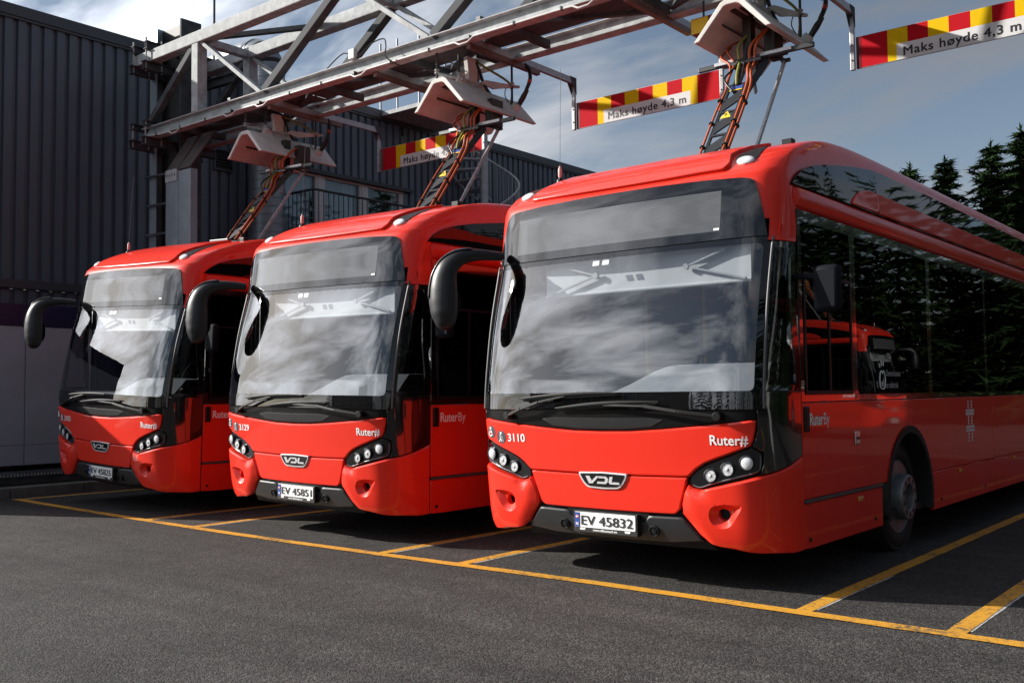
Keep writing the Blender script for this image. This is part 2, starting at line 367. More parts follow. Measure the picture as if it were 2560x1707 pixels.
# ================================================================== ground and markings
def gz(x, y): return .0011*max(0, min(9.5, -1.5-x))**2+.03+.04*(1-min(1, max(0, (y-.5)/6)))
def sheet(name, xs, ys, m, dz=0, kind='structure'):
    vs = [(x, y, gz(x, y)+dz) for y in ys for x in xs]; n = len(xs)
    fs = [(j*n+i, j*n+i+1, (j+1)*n+i+1, (j+1)*n+i) for j in range(len(ys)-1) for i in range(n-1)]
    me = bpy.data.meshes.new(name); me.from_pydata(vs, [], fs); me.update(); o = link(name, me, m, None, 180); o['kind'] = kind; return o
ASP = mat('asphalt', (.05, .05, .05), .82)
def _asp():
    t = ASP.node_tree; p = t.nodes['Principled BSDF']; c = t.nodes.new('ShaderNodeTexCoord')
    def no(sc, det, ro=.6):
        n = t.nodes.new('ShaderNodeTexNoise'); n.inputs['Scale'].default_value = sc; n.inputs['Detail'].default_value = det; n.inputs['Roughness'].default_value = ro; t.links.new(c.outputs['Object'], n.inputs['Vector']); return n
    big = no(.35, 5); mid = no(4.5, 6); 
    mp_ = t.nodes.new('ShaderNodeMapping'); mp_.inputs['Scale'].default_value = (.25, 2.2, 1); mp_.inputs['Rotation'].default_value = (0, 0, .25); t.links.new(c.outputs['Object'], mp_.inputs[0])
    st = t.nodes.new('ShaderNodeTexNoise'); st.inputs['Scale'].default_value = 1.6; st.inputs['Detail'].default_value = 7; t.links.new(mp_.outputs[0], st.inputs['Vector'])
    vo = t.nodes.new('ShaderNodeTexVoronoi'); vo.inputs['Scale'].default_value = 70; t.links.new(c.outputs['Object'], vo.inputs['Vector'])
    vo2 = t.nodes.new('ShaderNodeTexVoronoi'); vo2.inputs['Scale'].default_value = 130; t.links.new(c.outputs['Object'], vo2.inputs['Vector'])
    rp = t.nodes.new('ShaderNodeValToRGB'); e = rp.color_ramp.elements; e[0].position = .15; e[0].color = (.027, .0255, .0245, 1); e[1].position = .95; e[1].color = (.078, .073, .069, 1)
    q = rp.color_ramp.elements.new(.6); q.color = (.047, .0443, .042, 1)
    sp = t.nodes.new('ShaderNodeSeparateXYZ'); t.links.new(vo.outputs['Color'], sp.inputs[0]); t.links.new(sp.outputs[0], rp.inputs[0])
    def mr(n, a, b, lo=.3, hi=.7):
        r = t.nodes.new('ShaderNodeMapRange'); r.inputs[1].default_value = lo; r.inputs[2].default_value = hi; r.inputs[3].default_value = a; r.inputs[4].default_value = b; t.links.new(n.outputs[0], r.inputs[0]); return r
    col = rp.outputs[0]
    for n in (mr(big, .72, 1.22), mr(mid, .84, 1.14), mr(st, .74, 1.18)):
        m = t.nodes.new('ShaderNodeMix'); m.data_type = 'RGBA'; m.blend_type = 'MULTIPLY'; m.inputs['Factor'].default_value = 1; t.links.new(col, m.inputs['A']); t.links.new(n.outputs[0], m.inputs['B']); col = m.outputs['Result']
    pit = no(38, 3, .6); pr = t.nodes.new('ShaderNodeValToRGB'); pr.color_ramp.elements[0].position = .34; pr.color_ramp.elements[1].position = .46; pr.color_ramp.elements[0].color = (.62, .61, .60, 1); pr.color_ramp.elements[1].color = (1, 1, 1, 1)
    t.links.new(pit.outputs[0], pr.inputs[0]); m = t.nodes.new('ShaderNodeMix'); m.data_type = 'RGBA'; m.blend_type = 'MULTIPLY'; m.inputs['Factor'].default_value = 1; t.links.new(col, m.inputs['A']); t.links.new(pr.outputs[0], m.inputs['B']); col = m.outputs['Result']
    sn = no(.9, 3, .5); sr = t.nodes.new('ShaderNodeValToRGB'); sr.color_ramp.elements[0].position = .64; sr.color_ramp.elements[1].position = .74; sr.color_ramp.elements[0].color = (1, 1, 1, 1); sr.color_ramp.elements[1].color = (.68, .67, .66, 1)
    t.links.new(sn.outputs[0], sr.inputs[0]); m = t.nodes.new('ShaderNodeMix'); m.data_type = 'RGBA'; m.blend_type = 'MULTIPLY'; m.inputs['Factor'].default_value = 1; t.links.new(col, m.inputs['A']); t.links.new(sr.outputs[0], m.inputs['B']); col = m.outputs['Result']
    t.links.new(col, p.inputs['Base Color'])
    ad = t.nodes.new('ShaderNodeMath'); ad.operation = 'ADD'; t.links.new(vo.outputs['Distance'], ad.inputs[0]); t.links.new(vo2.outputs['Distance'], ad.inputs[1])
    ad2 = t.nodes.new('ShaderNodeMath'); ad2.operation = 'MULTIPLY_ADD'; ad2.inputs[1].default_value = .8; t.links.new(mid.outputs[0], ad2.inputs[0]); t.links.new(ad.outputs[0], ad2.inputs[2])
    b = t.nodes.new('ShaderNodeBump'); b.inputs['Strength'].default_value = .75; b.inputs['Distance'].default_value = .006; b.invert = True; t.links.new(ad2.outputs[0], b.inputs['Height']); t.links.new(b.outputs[0], p.inputs['Normal'])
    p.inputs['Specular IOR Level'].default_value = .3
_asp()
xs = [-400, -150, -60, -30, -20]+list(np.arange(-14, 6.1, .5))+[8, 12, 20, 40, 150, 400]
ys = [-400, -150, -60, -30, -15, -8, -4, -2, -1]+list(np.arange(0, 5.1, .25))+[7, 12, 25, 60, 150, 400]
sheet('ground', xs, ys, ASP)
YLINE = mat('yellow_line_paint', (.62, .30, .025), .6)
WLINE = mat('white_line_paint', (.45, .45, .44), .7)
def _worn(M, base, thr=.41):
    t = M.node_tree; p = t.nodes['Principled BSDF']; c = t.nodes.new('ShaderNodeTexCoord'); n = t.nodes.new('ShaderNodeTexNoise'); n.inputs['Scale'].default_value = 26; n.inputs['Detail'].default_value = 8; n.inputs['Roughness'].default_value = .75; t.links.new(c.outputs['Object'], n.inputs['Vector'])
    n2 = t.nodes.new('ShaderNodeTexNoise'); n2.inputs['Scale'].default_value = 2.2; n2.inputs['Detail'].default_value = 4; t.links.new(c.outputs['Object'], n2.inputs['Vector'])
    a = t.nodes.new('ShaderNodeMath'); a.operation = 'MULTIPLY_ADD'; a.inputs[1].default_value = .35; t.links.new(n2.outputs[0], a.inputs[0]); t.links.new(n.outputs[0], a.inputs[2])
    r = t.nodes.new('ShaderNodeValToRGB'); r.color_ramp.elements[0].position = thr+.12; r.color_ramp.elements[1].position = thr+.26
    r.color_ramp.elements[0].color = (.07, .06, .05, 1); r.color_ramp.elements[1].color = (*base, 1); t.links.new(a.outputs[0], r.inputs[0]); t.links.new(r.outputs[0], p.inputs['Base Color'])
    b = t.nodes.new('ShaderNodeBump'); b.inputs['Strength'].default_value = .5; b.inputs['Distance'].default_value = .004; t.links.new(n.outputs[0], b.inputs['Height']); t.links.new(b.outputs[0], p.inputs['Normal'])
_worn(YLINE, (.62, .30, .025)); _worn(WLINE, (.45, .45, .44), .42)
def strip(name, a, b, w, m, dz, n=40):
    a = Vector(a); b = Vector(b); d = (b-a).normalized(); s = Vector((-d.y, d.x)); vs = []; rr = random.Random(name+str(round(a.x, 2)))
    for i in range(n+1):
        p = a+(b-a)*i/n; e1 = rr.uniform(-.004, .004); e2 = rr.uniform(-.004, .004)
        for q in (p+s*(w/2+e1), p-s*(w/2+e2)): vs.append((q.x, q.y, gz(q.x, q.y)+dz))
    me = bpy.data.meshes.new(name); me.from_pydata(vs, [], [(2*i, 2*i+1, 2*i+3, 2*i+2) for i in range(n)]); me.update()
    o = link(name, me, m); o['kind'] = 'structure'; return o
strip('stop_line', (-9.01, -.045), (-4.2, -.135), .115, YLINE, .006); strip('stop_line', (-4.2, -.135), (0, -.135), .115, YLINE, .006); strip('stop_line', (0, -.135), (9, -.50), .12, YLINE, .006, 60)
for xa, xb, ln in ((-8.955, -8.98, 8), (-5.93, -5.96, 9), (-5.03, -5.05, 9), (-2.255, -2.28, 9), (-1.345, -1.38, 9), (1.487, 1.36, 12), (2.376, 2.25, 12), (5.1, 5.0, 12), (6.0, 5.9, 12)):
    strip('bay_line', (xa, -.08-.04*max(0, xa)), (xb, ln), .105, YLINE, .0035, 60)
    strip('old_bay_line', (xa+(.062 if xa < 0 else .055), .0-.04*max(0, xa)), (xa+.045, 1.35), .03 if xa < 0 else .018, WLINE, .0018, 20)

# ================================================================== depot building
XW = -11.2; ZT = 7.37; YB0, YB1 = -.3, 40
def kx(y, z): k = 15.2/15; return -5.991+(y+5.991)*k, 1.407+(z-1.407)*k
bl = empty('depot_building', (XW, 10, 0)); tag(bl, 'dark grey ribbed metal depot building behind the buses', 'building')
def toB(o): o.parent = bl; o.matrix_parent_inverse = Matrix.Translation((-XW, -10, 0)); return o
# openings in wall coordinates (y0,y1,z0,z1)
def cor(y0_, y1_, z0_, z1_, name='wall_sheet'):
    pitch = .20; vs = []; pts = []; y = y0_
    while y < y1_-1e-6:
        for dy, dx in ((0, 0), (.118, 0), (.134, -.05), (.184, -.05), (.2, 0)):
            if y+dy <= y1_+1e-6 and (dy < .2 or y+.2 >= y1_): pts.append((y+dy, dx))
        y += pitch
    for yy, dx in pts: vs += [(XW+dx, yy, z0_), (XW+dx, yy, z1_)]
    me = bpy.data.meshes.new(name); me.from_pydata(vs, [], [(2*i, 2*i+2, 2*i+3, 2*i+1) for i in range(len(pts)-1)]); me.update()
    return toB(link(name, me, CLAD))
wy0, wz0 = kx(5.67, 4.40); wy1, wz1 = kx(8.88, 5.70)
cor(YB0, wy0, 3.2, ZT-.12); cor(wy0, wy1, wz1, ZT-.12); cor(wy1, YB1, 3.2, ZT-.12); cor(wy0, wy1, 3.2, wz0)
cor(YB0, YB1, .3, 3.06)
toB(MB().box(XW-.05, XW+.07, YB0-.02, YB1, 3.06, 3.2).build('wall_flashing', FLASH, None, bevel=.01))
toB(MB().box(XW-.3, XW+.06, YB0-.02, YB1, ZT-.17, ZT).box(XW-.3, XW+.035, YB0-.01, YB1, ZT-.21, ZT-.17).build('roof_flashing', FLASH, None))
toB(MB().box(XW-14, XW-.06, YB0, YB1, ZT-.4, ZT-.15).build('roof', FLASH, None))
toB(MB().box(XW-14, XW-.06, YB0-.02, YB0+.1, .1, ZT-.2).build('gable_wall', CLAD, None))
toB(MB().box(XW-.25, XW-.1, YB0+.1, YB1, .1, .35).build('plinth', CONC, None))
# joints of the cladding lengths
for yy in (2.7, 8.95+2, 16.5, 22): toB(MB().box(XW-.02, XW+.004, yy-.004, yy+.004, 3.2, ZT-.2).build('sheet_joint', FLASH, None))
# window band
wb = empty('window_band'); toB(wb)
toB(MB().box(XW-.45, XW-.40, wy0, wy1, wz0-.2, wz1+.1).build('room_back', mat('room_dark', (.03, .035, .04), .8), None))
toB(MB().box(XW-.02, XW+.09, wy0-.1, wy1+.2, wz1-.02, wz1+.07).build('window_hood', RAILM, None, bevel=.01))
bpy.data.objects.remove(wb)
for ya, yb, cur in ((5.72, 6.52, 1), (6.76, 7.66, 1), (7.90, 8.78, 0)):
    a, z0_ = kx(ya, 4.42); b, z1_ = kx(yb, 5.69); fr = MB(); t_ = .05
    fr.box(XW-.12, XW-.03, a-t_, a, z0_, z1_).box(XW-.12, XW-.03, b, b+t_, z0_, z1_).box(XW-.12, XW-.03, a, b, z1_-t_, z1_).box(XW-.12, XW-.03, a, b, z0_, z0_+t_)
    w = toB(fr.build('window', WFR, None, bevel=.005))
    p = MB().box(XW-.085, XW-.08, a, b, z0_+t_, z1_-t_).build('pane', GLB, None); p.parent = w
    if cur:
        n = 60; c = MB(); 
        for i in range(n+1):
            y = a+(b-a)*i/n; c.v += [(XW-.2+.02*math.sin(i*1.3)+.008*math.sin(i*3.1), y, z0_), (XW-.2+.02*math.sin(i*1.3), y, z1_)]
        c.f = [(2*i, 2*i+2, 2*i+3, 2*i+1) for i in range(n)]; k = c.build('curtain', CURT, None, 60); k.parent = w
for ya, yb in ((6.57, 6.71), (7.71, 7.85), (8.83, 8.88)):
    a, z0_ = kx(ya, 4.42); b, z1_ = kx(yb, 5.69); toB(MB().box(XW-.10, XW-.02, a, b, z0_, z1_).build('window_mullion', WFR, None, bevel=.005))
toB(MB().box(XW-.10, XW-.03, wy0-.02, wy0+.035, wz0, wz1).build('window_mullion', WFR, None))
# louvre
a, z1_ = kx(4.22, 5.745); b, z0_ = kx(4.56, 5.42)
lv = toB(MB().box(XW-.02, XW+.05, a-.03, b+.03, z1_, z1_+.03).box(XW-.02, XW+.05, a-.03, b+.03, z0_-.03, z0_).box(XW-.02, XW+.05, a-.03, a, z0_, z1_).box(XW-.02, XW+.05, b, b+.03, z0_, z1_).build('louvre', FLASH, None))
toB(MB().box(XW-.03, XW+.001, a, b, z0_, z1_).build('louvre_back', TXT, None))
for i in range(6):
    z = z0_+(i+.5)*(z1_-z0_)/6; s = MB().bar((XW+.02, a, z), (XW+.02, b, z), .05, .008, upv=(.6, 0, .8)).build('slat', FLASH, None); s.parent = lv
# ---- ventilation duct up the wall
dx_, dy_ = XW+.55, 5.10
dk = empty('ventilation_duct', (dx_, dy_, 0)); tag(dk, 'round spiral steel ventilation duct rising beside the gantry', 'duct')
m = MB(); pr_ = []
z = .3
while z < 7.2: pr_ += [(.31, z), (.31, z+.135), (.317, z+.14), (.317, z+.15)]; z += .155
o = MB().lathe(pr_, (0, 0, 0), (0, 0, 1), 32).build('pipe', DUCT, dk, 40)
el_ = [Vector((-.45+.45*math.cos(t), 0, 7.2+.45*math.sin(t))) for t in np.linspace(0, math.pi/2, 6)]
for i in range(5): MB().tube([el_[i], el_[i+1]], .315, 32).build('elbow_segment', DUCT, dk, 40)
MB().tube([(-.45, 0, 7.65), (-1.5, 0, 7.65)], .31, 32).build('pipe', DUCT, dk, 40)
for z in (2.0, 4.1, 6.3): MB().lathe([(.315, z-.02), (.33, z-.02), (.33, z+.02), (.315, z+.02)], (0, 0, 0), (0, 0, 1), 32).build('clamp', GALD, dk, 40)
# ---- mast on the roof
ms = MB().tube([(-11.5, 4.55, 7.0), (-11.5, 4.55, 12)], .022, 8).build('roof_mast', RAILM); tag(ms, 'thin dark mast standing on the roof left of the duct', 'mast')
# ---- balcony railing in front of the windows
XR = -10.0; rl = empty('balcony_railing', (XR, 5.6, 4.0)); tag(rl, 'dark steel balcony railing in front of the upper windows', 'railing')
def rp(o): o.parent = rl; o.matrix_parent_inverse = Matrix.Translation((-XR, -5.6, -4.0)); return o
ztp = 5.124
rp(MB().tube([(XW+.05, 5.62, ztp), (XR, 5.62, ztp), (XR, 8.4, ztp), (XR, 9.2, ztp)], .024, 8).build('top_rail', RAILM, None, 60))
rp(MB().box(XW, XR+.03, 5.6, 9.2, 3.9, 4.02).build('balcony_floor', GALD, None))
rp(MB().bar((XR, 5.62, 4.12), (XR, 9.2, 4.12), .03, .03).bar((XW, 5.62, 4.12), (XR, 5.62, 4.12), .03, .03).build('bottom_rail', RAILM, None))
y = 5.62
while y < 9.2: rp(MB().tube([(XR, y, 4.02), (XR, y, ztp)], .009, 6).build('baluster', RAILM, None)); y += .118
x = XR-.118
while x > XW: rp(MB().tube([(x, 5.62, 4.02), (x, 5.62, ztp)], .009, 6).build('baluster', RAILM, None)); x -= .118
# ---- spiral staircase
SC = Vector((-10.35, 10.75, 0)); SR = .78
ss_ = empty('spiral_staircase', SC); tag(ss_, 'galvanised spiral staircase climbing to the depot roof', 'staircase')
MB().tube([(0, 0, 0), (0, 0, 8.3)], .09, 14).build('centre_pole', STEP, ss_, 60)
NS = 36; ris = 7.2/NS
def sa(i): return -2.2+i*math.radians(22)
st_me = MB().prism([(.07, -.05), (SR, -.17), (SR, .17), (.07, .05)], lambda a, b: Vector((a, b, 0)), lambda a, b: Vector((a, b, .045))).mesh('tread')
st_me.materials.append(STEP)
for i in range(NS):
    o = bpy.data.objects.new('tread', st_me); COL.objects.link(o); o.parent = ss_; o.location = (0, 0, .2+i*ris); o.rotation_euler = (0, 0, sa(i))
bal = MB().tube([(SR, 0, 0), (SR, 0, 1.05)], .009, 6).mesh('bal'); bal.materials.append(STEP)
for i in range(NS*2):
    o = bpy.data.objects.new('baluster', bal); COL.objects.link(o); o.parent = ss_; o.location = (0, 0, .2+i*ris/2); o.rotation_euler = (0, 0, sa(i/2))
MB().tube([(SR*math.cos(sa(i/3)), SR*math.sin(sa(i/3)), 1.25+i/3*ris) for i in range(NS*3)], .024, 8).build('handrail', GALV, ss_, 60)
MB().tube([(SR*math.cos(sa(i/3)), SR*math.sin(sa(i/3)), .15+i/3*ris) for i in range(NS*3)], .03, 8).build('stringer', STEP, ss_, 60)
# landing at the roof edge
ld = empty('roof_landing', (-10.4, 9.6, 7.3)); tag(ld, 'steel grating landing with upright rails at the top of the spiral stair', 'landing')
MB().box(-.85, .35, -1.2, .5, -.05, .0).build('landing_frame', GALV, ld)
for i in range(14): MB().box(-.85, .35, -1.2+i*.125, -1.17+i*.125, .002, .03).build('grating_bar', GALV, ld)
for x, y in ((.33, -1.18), (.33, -.8), (.33, -.4), (-.3, -1.18), (-.8, -1.18)): MB().tube([(x, y, 0), (x, y, 1.5)], .022, 8).build('upright', STEP, ld, 60)
MB().tube([(-.8, -1.18, 1.1), (.33, -1.18, 1.1), (.33, .4, 1.1)], .02, 8).build('landing_rail', STEP, ld, 60)

# ================================================================== cabinets at the left
XC = -10.2
for k, (a, b, lb) in enumerate(((-2.23, .60, 'grey metal equipment cabinet with blue top at the left picture edge'), (.606, 1.95, 'grey metal equipment cabinet with blue top partly hidden by the leftmost bus'))):
    e = empty('equipment_cabinet', (XC-.45, (a+b)/2, .3)); tag(e, lb, 'cabinet', 'grey cabinets with blue tops')
    def ep(o, e=e): o.parent = e; o.matrix_parent_inverse = Matrix.Translation(-e.location); return o
    ep(MB().box(XC-.9, XC-.01, a, b, .48, 2.43).build('body', CAB, None))
    ep(MB().box(XC-.92, XC+.02, a, b, 2.432, 2.745).build('top_band', CABB, None, bevel=.008))
    for (p, q) in ((a+.005, (a+b)/2-.003), ((a+b)/2+.003, b-.005)) if k else ((a+.005, -.8), (-.794, b-.005)):
        ep(MB().box(XC-.01, XC+.006, p, q, .765, 2.425).build('door', CAB, None, bevel=.004)); ep(MB().box(XC-.01, XC+.006, p, q, .485, .757).build('kick_plate', CAB, None, bevel=.004))
        rv = MB()
        for y in (p+.04, q-.04):
            for z in (.95, 1.4, 1.85, 2.3): rv.lathe([(.008, 0), (.006, .004), (0, .005)], (XC+.006, y, z), (1, 0, 0), 8)
        ep(rv.build('rivets', ALU, None))
    ep(MB().box(XC-.85, XC-.1, a+.1, b-.1, .28, .48).build('plinth', TXT, None))
wk = empty('grating_walkway', (-9.8, .5, .3)); tag(wk, 'dark steel grating walkway in front of the grey cabinets', 'walkway')
def wp(o): o.parent = wk; o.matrix_parent_inverse = Matrix.Translation(-wk.location); return o
wp(MB().ibeam((-9.56, -3, .335), (-9.56, 3.2, .335), .06, .09).build('edge_beam', GALD, None)); wp(MB().ibeam((-10.1, -3, .335), (-10.1, 3.2, .335), .06, .09).build('edge_beam', GALD, None))
gr = MB()
y = -3
while y < 3.2: gr.box(-10.15, -9.53, y, y+.008, .384, .414); y += .045
for x in np.arange(-10.13, -9.52, .06): gr.box(x, x+.006, -3, 3.2, .386, .41)
g_ = wp(gr.build('grating', GALD, None, fix=False)); g_['kind'] = 'stuff'
te = MB(); y = -3
while y < 3.2: te.prism([(y, .384), (y+.035, .384), (y+.0175, .418)], lambda a, b: Vector((-9.527, a, b)), lambda a, b: Vector((-9.523, a, b))); y += .045
t_ = wp(te.build('toothed_edge', GALV, None, fix=False)); t_['kind'] = 'stuff'
pv = MB().box(-12, -9.46, -30, 60, -.1, .22).build('raised_pavement', CONC); pv['kind'] = 'structure'
for i in range(-6, 30):
    kb = MB().box(-9.46, -9.25, i*1.0+.004, i*1.0+.996, -.05, .262).build('kerb_stone', CONC, None, bevel=.015); kb.parent = pv
def make_pantograph(B):
    a = Vector((0, 1.62, 3.28)); b = Vector((0, 2.25, 4.15)); d = (b-a); L = d.length; d.normalize(); n = Vector((1, 0, 0)).cross(d)*-1
    n = Vector((0, -d.z, d.y))                                       # towards the front and up
    def F(u, v, o=0): return a+d*v+Vector((u, 0, 0))+n*o
    hl = []; k = 6
    for i in range(k):
        v0 = .10+i*(L-.18)/k; h = (L-.18)/k
        hl.append([(-.07, v0+.012), (.07, v0+.012), (.07, v0+h-.015)] if i % 2 == 0 else [(-.07, v0+.015), (.07, v0+h-.012), (-.07, v0+h-.012)])
    hl = [roundc(h, .015, 2) for h in hl]
    arm = panel('pantograph_arm', [(-.095, 0), (.095, 0), (.095, L), (-.095, L)], F, PAN, B, off=.045, bevel=.004, depth=.01, res=.5, grid=False, holes=hl)
    for u in (-.092, .092): MB().prism([(0, .0), (L, .0), (L, .04), (0, .04)], lambda v, o, u=u: F(u-.004, v, o), lambda v, o, u=u: F(u+.004, v, o)).build('arm_flange', PAN, arm)
    # head: mount, two struts and cross bar
    H0 = F(0, L); bz = Vector((0, 2.46, 4.45))
    MB().bar(F(-.05, L-.05), (-.05, 2.42, 4.36), .035, .07).bar(F(.07, L-.1), (.16, 2.46, 4.42), .05, .07).build('head_strut', PAN, arm, bevel=.006)
    MB().bar((.10, 2.36, 4.10), (.02, 2.44, 4.42), .02, .035).build('damper', GALV, arm)
    MB().bar((-.52, 2.45, 4.455), (.62, 2.45, 4.455), .035, .045).bar((-.3, 2.53, 4.46), (.34, 2.53, 4.46), .03, .03).build('contact_head', PAN, arm, bevel=.006)
    MB().bar((-.34, 2.425, 4.462), (-.16, 2.425, 4.462), .02, .03).build('slide_rail', ALU, arm); MB().bar((.12, 2.425, 4.462), (.42, 2.425, 4.462), .02, .03).build('slide_rail', ALU, arm)
    MB().box(-.16, .16, 2.36, 2.5, 4.39, 4.43).build('head_base', PAN, arm, bevel=.01)
    MB().bar((-.02, 2.5, 4.47), (-.02, 2.5, 4.86), .08, .10).box(.10, .20, 2.55, 2.75, 4.48, 4.78).build('contact_block', mat('contact_bronze', (.03, .022, .015), .45, metal=.3), arm)
    MB().bar((.30, 1.83, 3.36), (.30, 2.55, 4.40), .022, .032).build('guide_rod', ALU, arm); MB().tube([(.27, 2.55, 4.40), (.35, 2.55, 4.40)], .02, 8).bar((.31, 2.55, 4.4), (.16, 2.50, 4.46), .02, .03).build('rod_joint', PAN, arm)
    # cables
    def cb(pts, r, m, nm='cable'): MB().tube(smooth_pts(pts, 6), r, 7).build(nm, m, arm, 60)
    top = [F(-.115, L-.05, .03), F(-.13, L+.05, .04), Vector((-.12, 2.38, 4.42)), Vector((-.20, 2.40, 4.58)), Vector((-.15, 2.6, 4.70))]
    cb([F(-.10, -.06, .05), F(-.112, .25, .055), F(-.112, .7, .055)]+top, .0105, ORC)
    cb([F(-.108, .75, .02), F(-.118, L, .03), Vector((-.15, 2.36, 4.40)), Vector((-.27, 2.42, 4.52)), Vector((-.25, 2.6, 4.66))], .0105, ORC)
    for j, (u, o) in enumerate(((.112, .06), (.128, .02))):
        cb([F(u-.01, -.06, o), F(u, .3, o), F(u, .75, o), F(u+.004, L-.05, o+.02), F(u-.02, L+.1, o+.05), Vector((.04+.05*j, 2.37, 4.40)), Vector((.06+.05*j, 2.36, 4.54)), Vector((.12+.03*j, 2.5, 4.70)), Vector((.14, 2.62, 4.78))], .0125, ORC)
    cb([F(.0, L-.04, .06), F(-.02, L+.08, .08), Vector((-.06, 2.37, 4.42)), Vector((-.07, 2.38, 4.58)), Vector((.0, 2.5, 4.72))], .014, YGC)
    cb([F(.02, L-.02, .05), F(.02, L+.1, .06), Vector((-.01, 2.38, 4.43)), Vector((.0, 2.40, 4.6))], .011, BKC)
    cb([F(-.02, L-.12, .06), F(-.12, L+.02, .10), Vector((-.10, 2.33, 4.36)), Vector((-.06, 2.36, 4.44))], .010, BKC)
    RG = []
    for v in (.25, .55, .85):
        for r_, u_, v_, o_ in ((.024, -.112, v, .055), (.026, .112, v-.02, .06), (.026, .128, v-.05, .02)): MB().lathe([(r_, -.008), (r_, .008)], F(u_, v_, o_), d, 8).build('cable_tie', RUB, arm)
    for i, x in enumerate((-.17, -.12, -.06, -.01, .05, .10)): MB().lathe([(.019, -.012), (.019, .012)], (x, 2.385, 4.425), (0, 0, 1), 8).build('cable_tie', RUB, arm)
    panel('maker_label', [(-.06, L-.085), (.06, L-.085), (.06, L-.035), (-.06, L-.035)], F, LBLB, arm, off=.048, bevel=.001, depth=.002, res=1, grid=False)
    panel('maker_label_base', [(-.06, L-.10), (.06, L-.10), (.06, L-.087), (-.06, L-.087)], F, WLBL, arm, off=.048, bevel=.001, depth=.002, res=1, grid=False)
    v = L*.60; wl = panel('warning_triangle', roundc([(-.055, v-.035), (.055, v-.035), (0, v+.055)], .01, 2), F, WLBL, arm, off=.049, bevel=.001, depth=.002, res=1, grid=False)
    MB().prism([(.004, v+.03), (-.016, v+.002), (-.002, v+.004), (-.008, v-.022), (.014, v+.010), (.001, v+.008)], lambda p, q: F(p, q, .0495), lambda p, q: F(p, q, .0505)).build('warning_bolt', TXT, arm)
    MB().box(-.2, .2, 1.45, 1.85, 3.25, 3.38).build('pantograph_base', PAN, arm, bevel=.01)
# ================================================================== the bus (local: front at y=0, x to the picture's right, y to the rear)
OUT = [(0, 0), (.15, .001), (.3, .004), (.45, .009), (.6, .016), (.75, .026), (.9, .040), (1.0, .054), (1.06, .068), (1.11, .087), (1.15, .113), (1.185, .147), (1.212, .187), (1.235, .24), (1.252, .30), (1.263, .37), (1.270, .44), (1.274, .52), (1.275, .62)]
OA = np.array(OUT); OSL = np.concatenate([[0], np.cumsum(np.hypot(np.diff(OA[:, 0]), np.diff(OA[:, 1])))])
def outl(s):
    a = abs(s); x = float(np.interp(a, OSL, OA[:, 0])); y = float(np.interp(a, OSL, OA[:, 1])); return math.copysign(x, s), y
def cx(x): return float(np.interp(abs(x), OA[:, 0], OA[:, 1]))
YZ = np.array([.28, .33, .38, .44, .52, .6, .7, .8, .9, 1.0, 1.1, 1.2, 1.28, 1.4, 1.55, 1.7, 1.85, 2.0, 2.15, 2.3, 2.43, 2.6, 2.75, 2.86, 2.92])
YV = np.array([.14, .07, .02, -.008, -.028, -.04, -.052, -.063, -.074, -.087, -.1, -.112, -.115, -.108, -.088, -.062, -.033, .0, .036, .076, .110, .137, .156, .178, .194])
def y0(z): return float(np.interp(z, YZ, YV))
def fskin(s, z, o=0.0):
    def P(s, z):
        x, c = outl(s); w = 1-sstep(1.1, 1.52, abs(s))*(1-sstep(1.6, 2.3, z))
        return Vector((x, c+y0(z)*w, z))
    p = P(s, z)
    if o == 0: return p
    a = P(s+.01, z)-P(s-.01, z); b = P(s, z+.01)-P(s, z-.01); n = a.cross(b)
    return p+n.normalized()*o
# roof: height field = soft minimum of the brow profile and the shoulder profile
ZQ = np.array([-.2, .09, .110, .137, .156, .178, .20, .245, .31, .40, .53, .74, 1.0, 1.3, 1.7, 2.1, 2.6, 4, 14])
ZZ = np.array([2.0, 2.36, 2.43, 2.6, 2.75, 2.855, 2.905, 2.945, 3.0, 3.05, 3.105, 3.175, 3.24, 3.30, 3.355, 3.39, 3.41, 3.425, 3.425])
XS = np.array([0, .6, .85, .98, 1.055, 1.112, 1.152, 1.182, 1.202, 1.219, 1.234, 1.250, 1.28])
XZ = np.array([3.475, 3.465, 3.45, 3.425, 3.385, 3.33, 3.265, 3.18, 3.08, 2.95, 2.82, 2.66, 2.3])
def smin(a, b, k):
    h = max(k-abs(a-b), 0)/k; return min(a, b)-h*h*k*.25
def H(x, y):
    f = 1-sstep(.5, 2.2, y-cx(x))
    return smin(float(np.interp(y-cx(x)*f, ZQ, ZZ)), float(np.interp(abs(x), XS, XZ)), .09)
def rskin(x, q, o=0.0):
    y = q+cx(x); z = H(x, y)
    if o == 0: return Vector((x, y, z))
    a = Vector((.02, 0, H(x+.01, y)-H(x-.01, y))); b = Vector((0, .02, H(x, y+.01)-H(x, y-.01))); n = a.cross(b).normalized()
    return Vector((x, y, z))+n*o
SX = 1.265
def side(y, z, o=0.0): return Vector((SX+o, y, z))
def sideL(y, z, o=0.0): return Vector((-SX-o, y, z))
def xup(y, z): return float(np.interp(z, [2.64, 2.8, 2.9, 2.98, 3.08, 3.18], [1.262, 1.250, 1.245, 1.239, 1.228, 1.209]))-.014*(1-sstep(.4, 1.1, y))
def upr(y, z, o=0.0): return Vector((xup(y, z)+o, y, z))
def upl(y, z, o=0.0): return Vector((-xup(y, z)-o, y, z))
def mir(P): return [(-a, b) for a, b in P]
def sym(P): return list(P)+[(-a, b) for a, b in reversed(P)]
def circ(u, v, r, n=20, ry=None): return [(u+r*math.cos(2*math.pi*k/n), v+(ry or r)*math.sin(2*math.pi*k/n)) for k in range(n)]

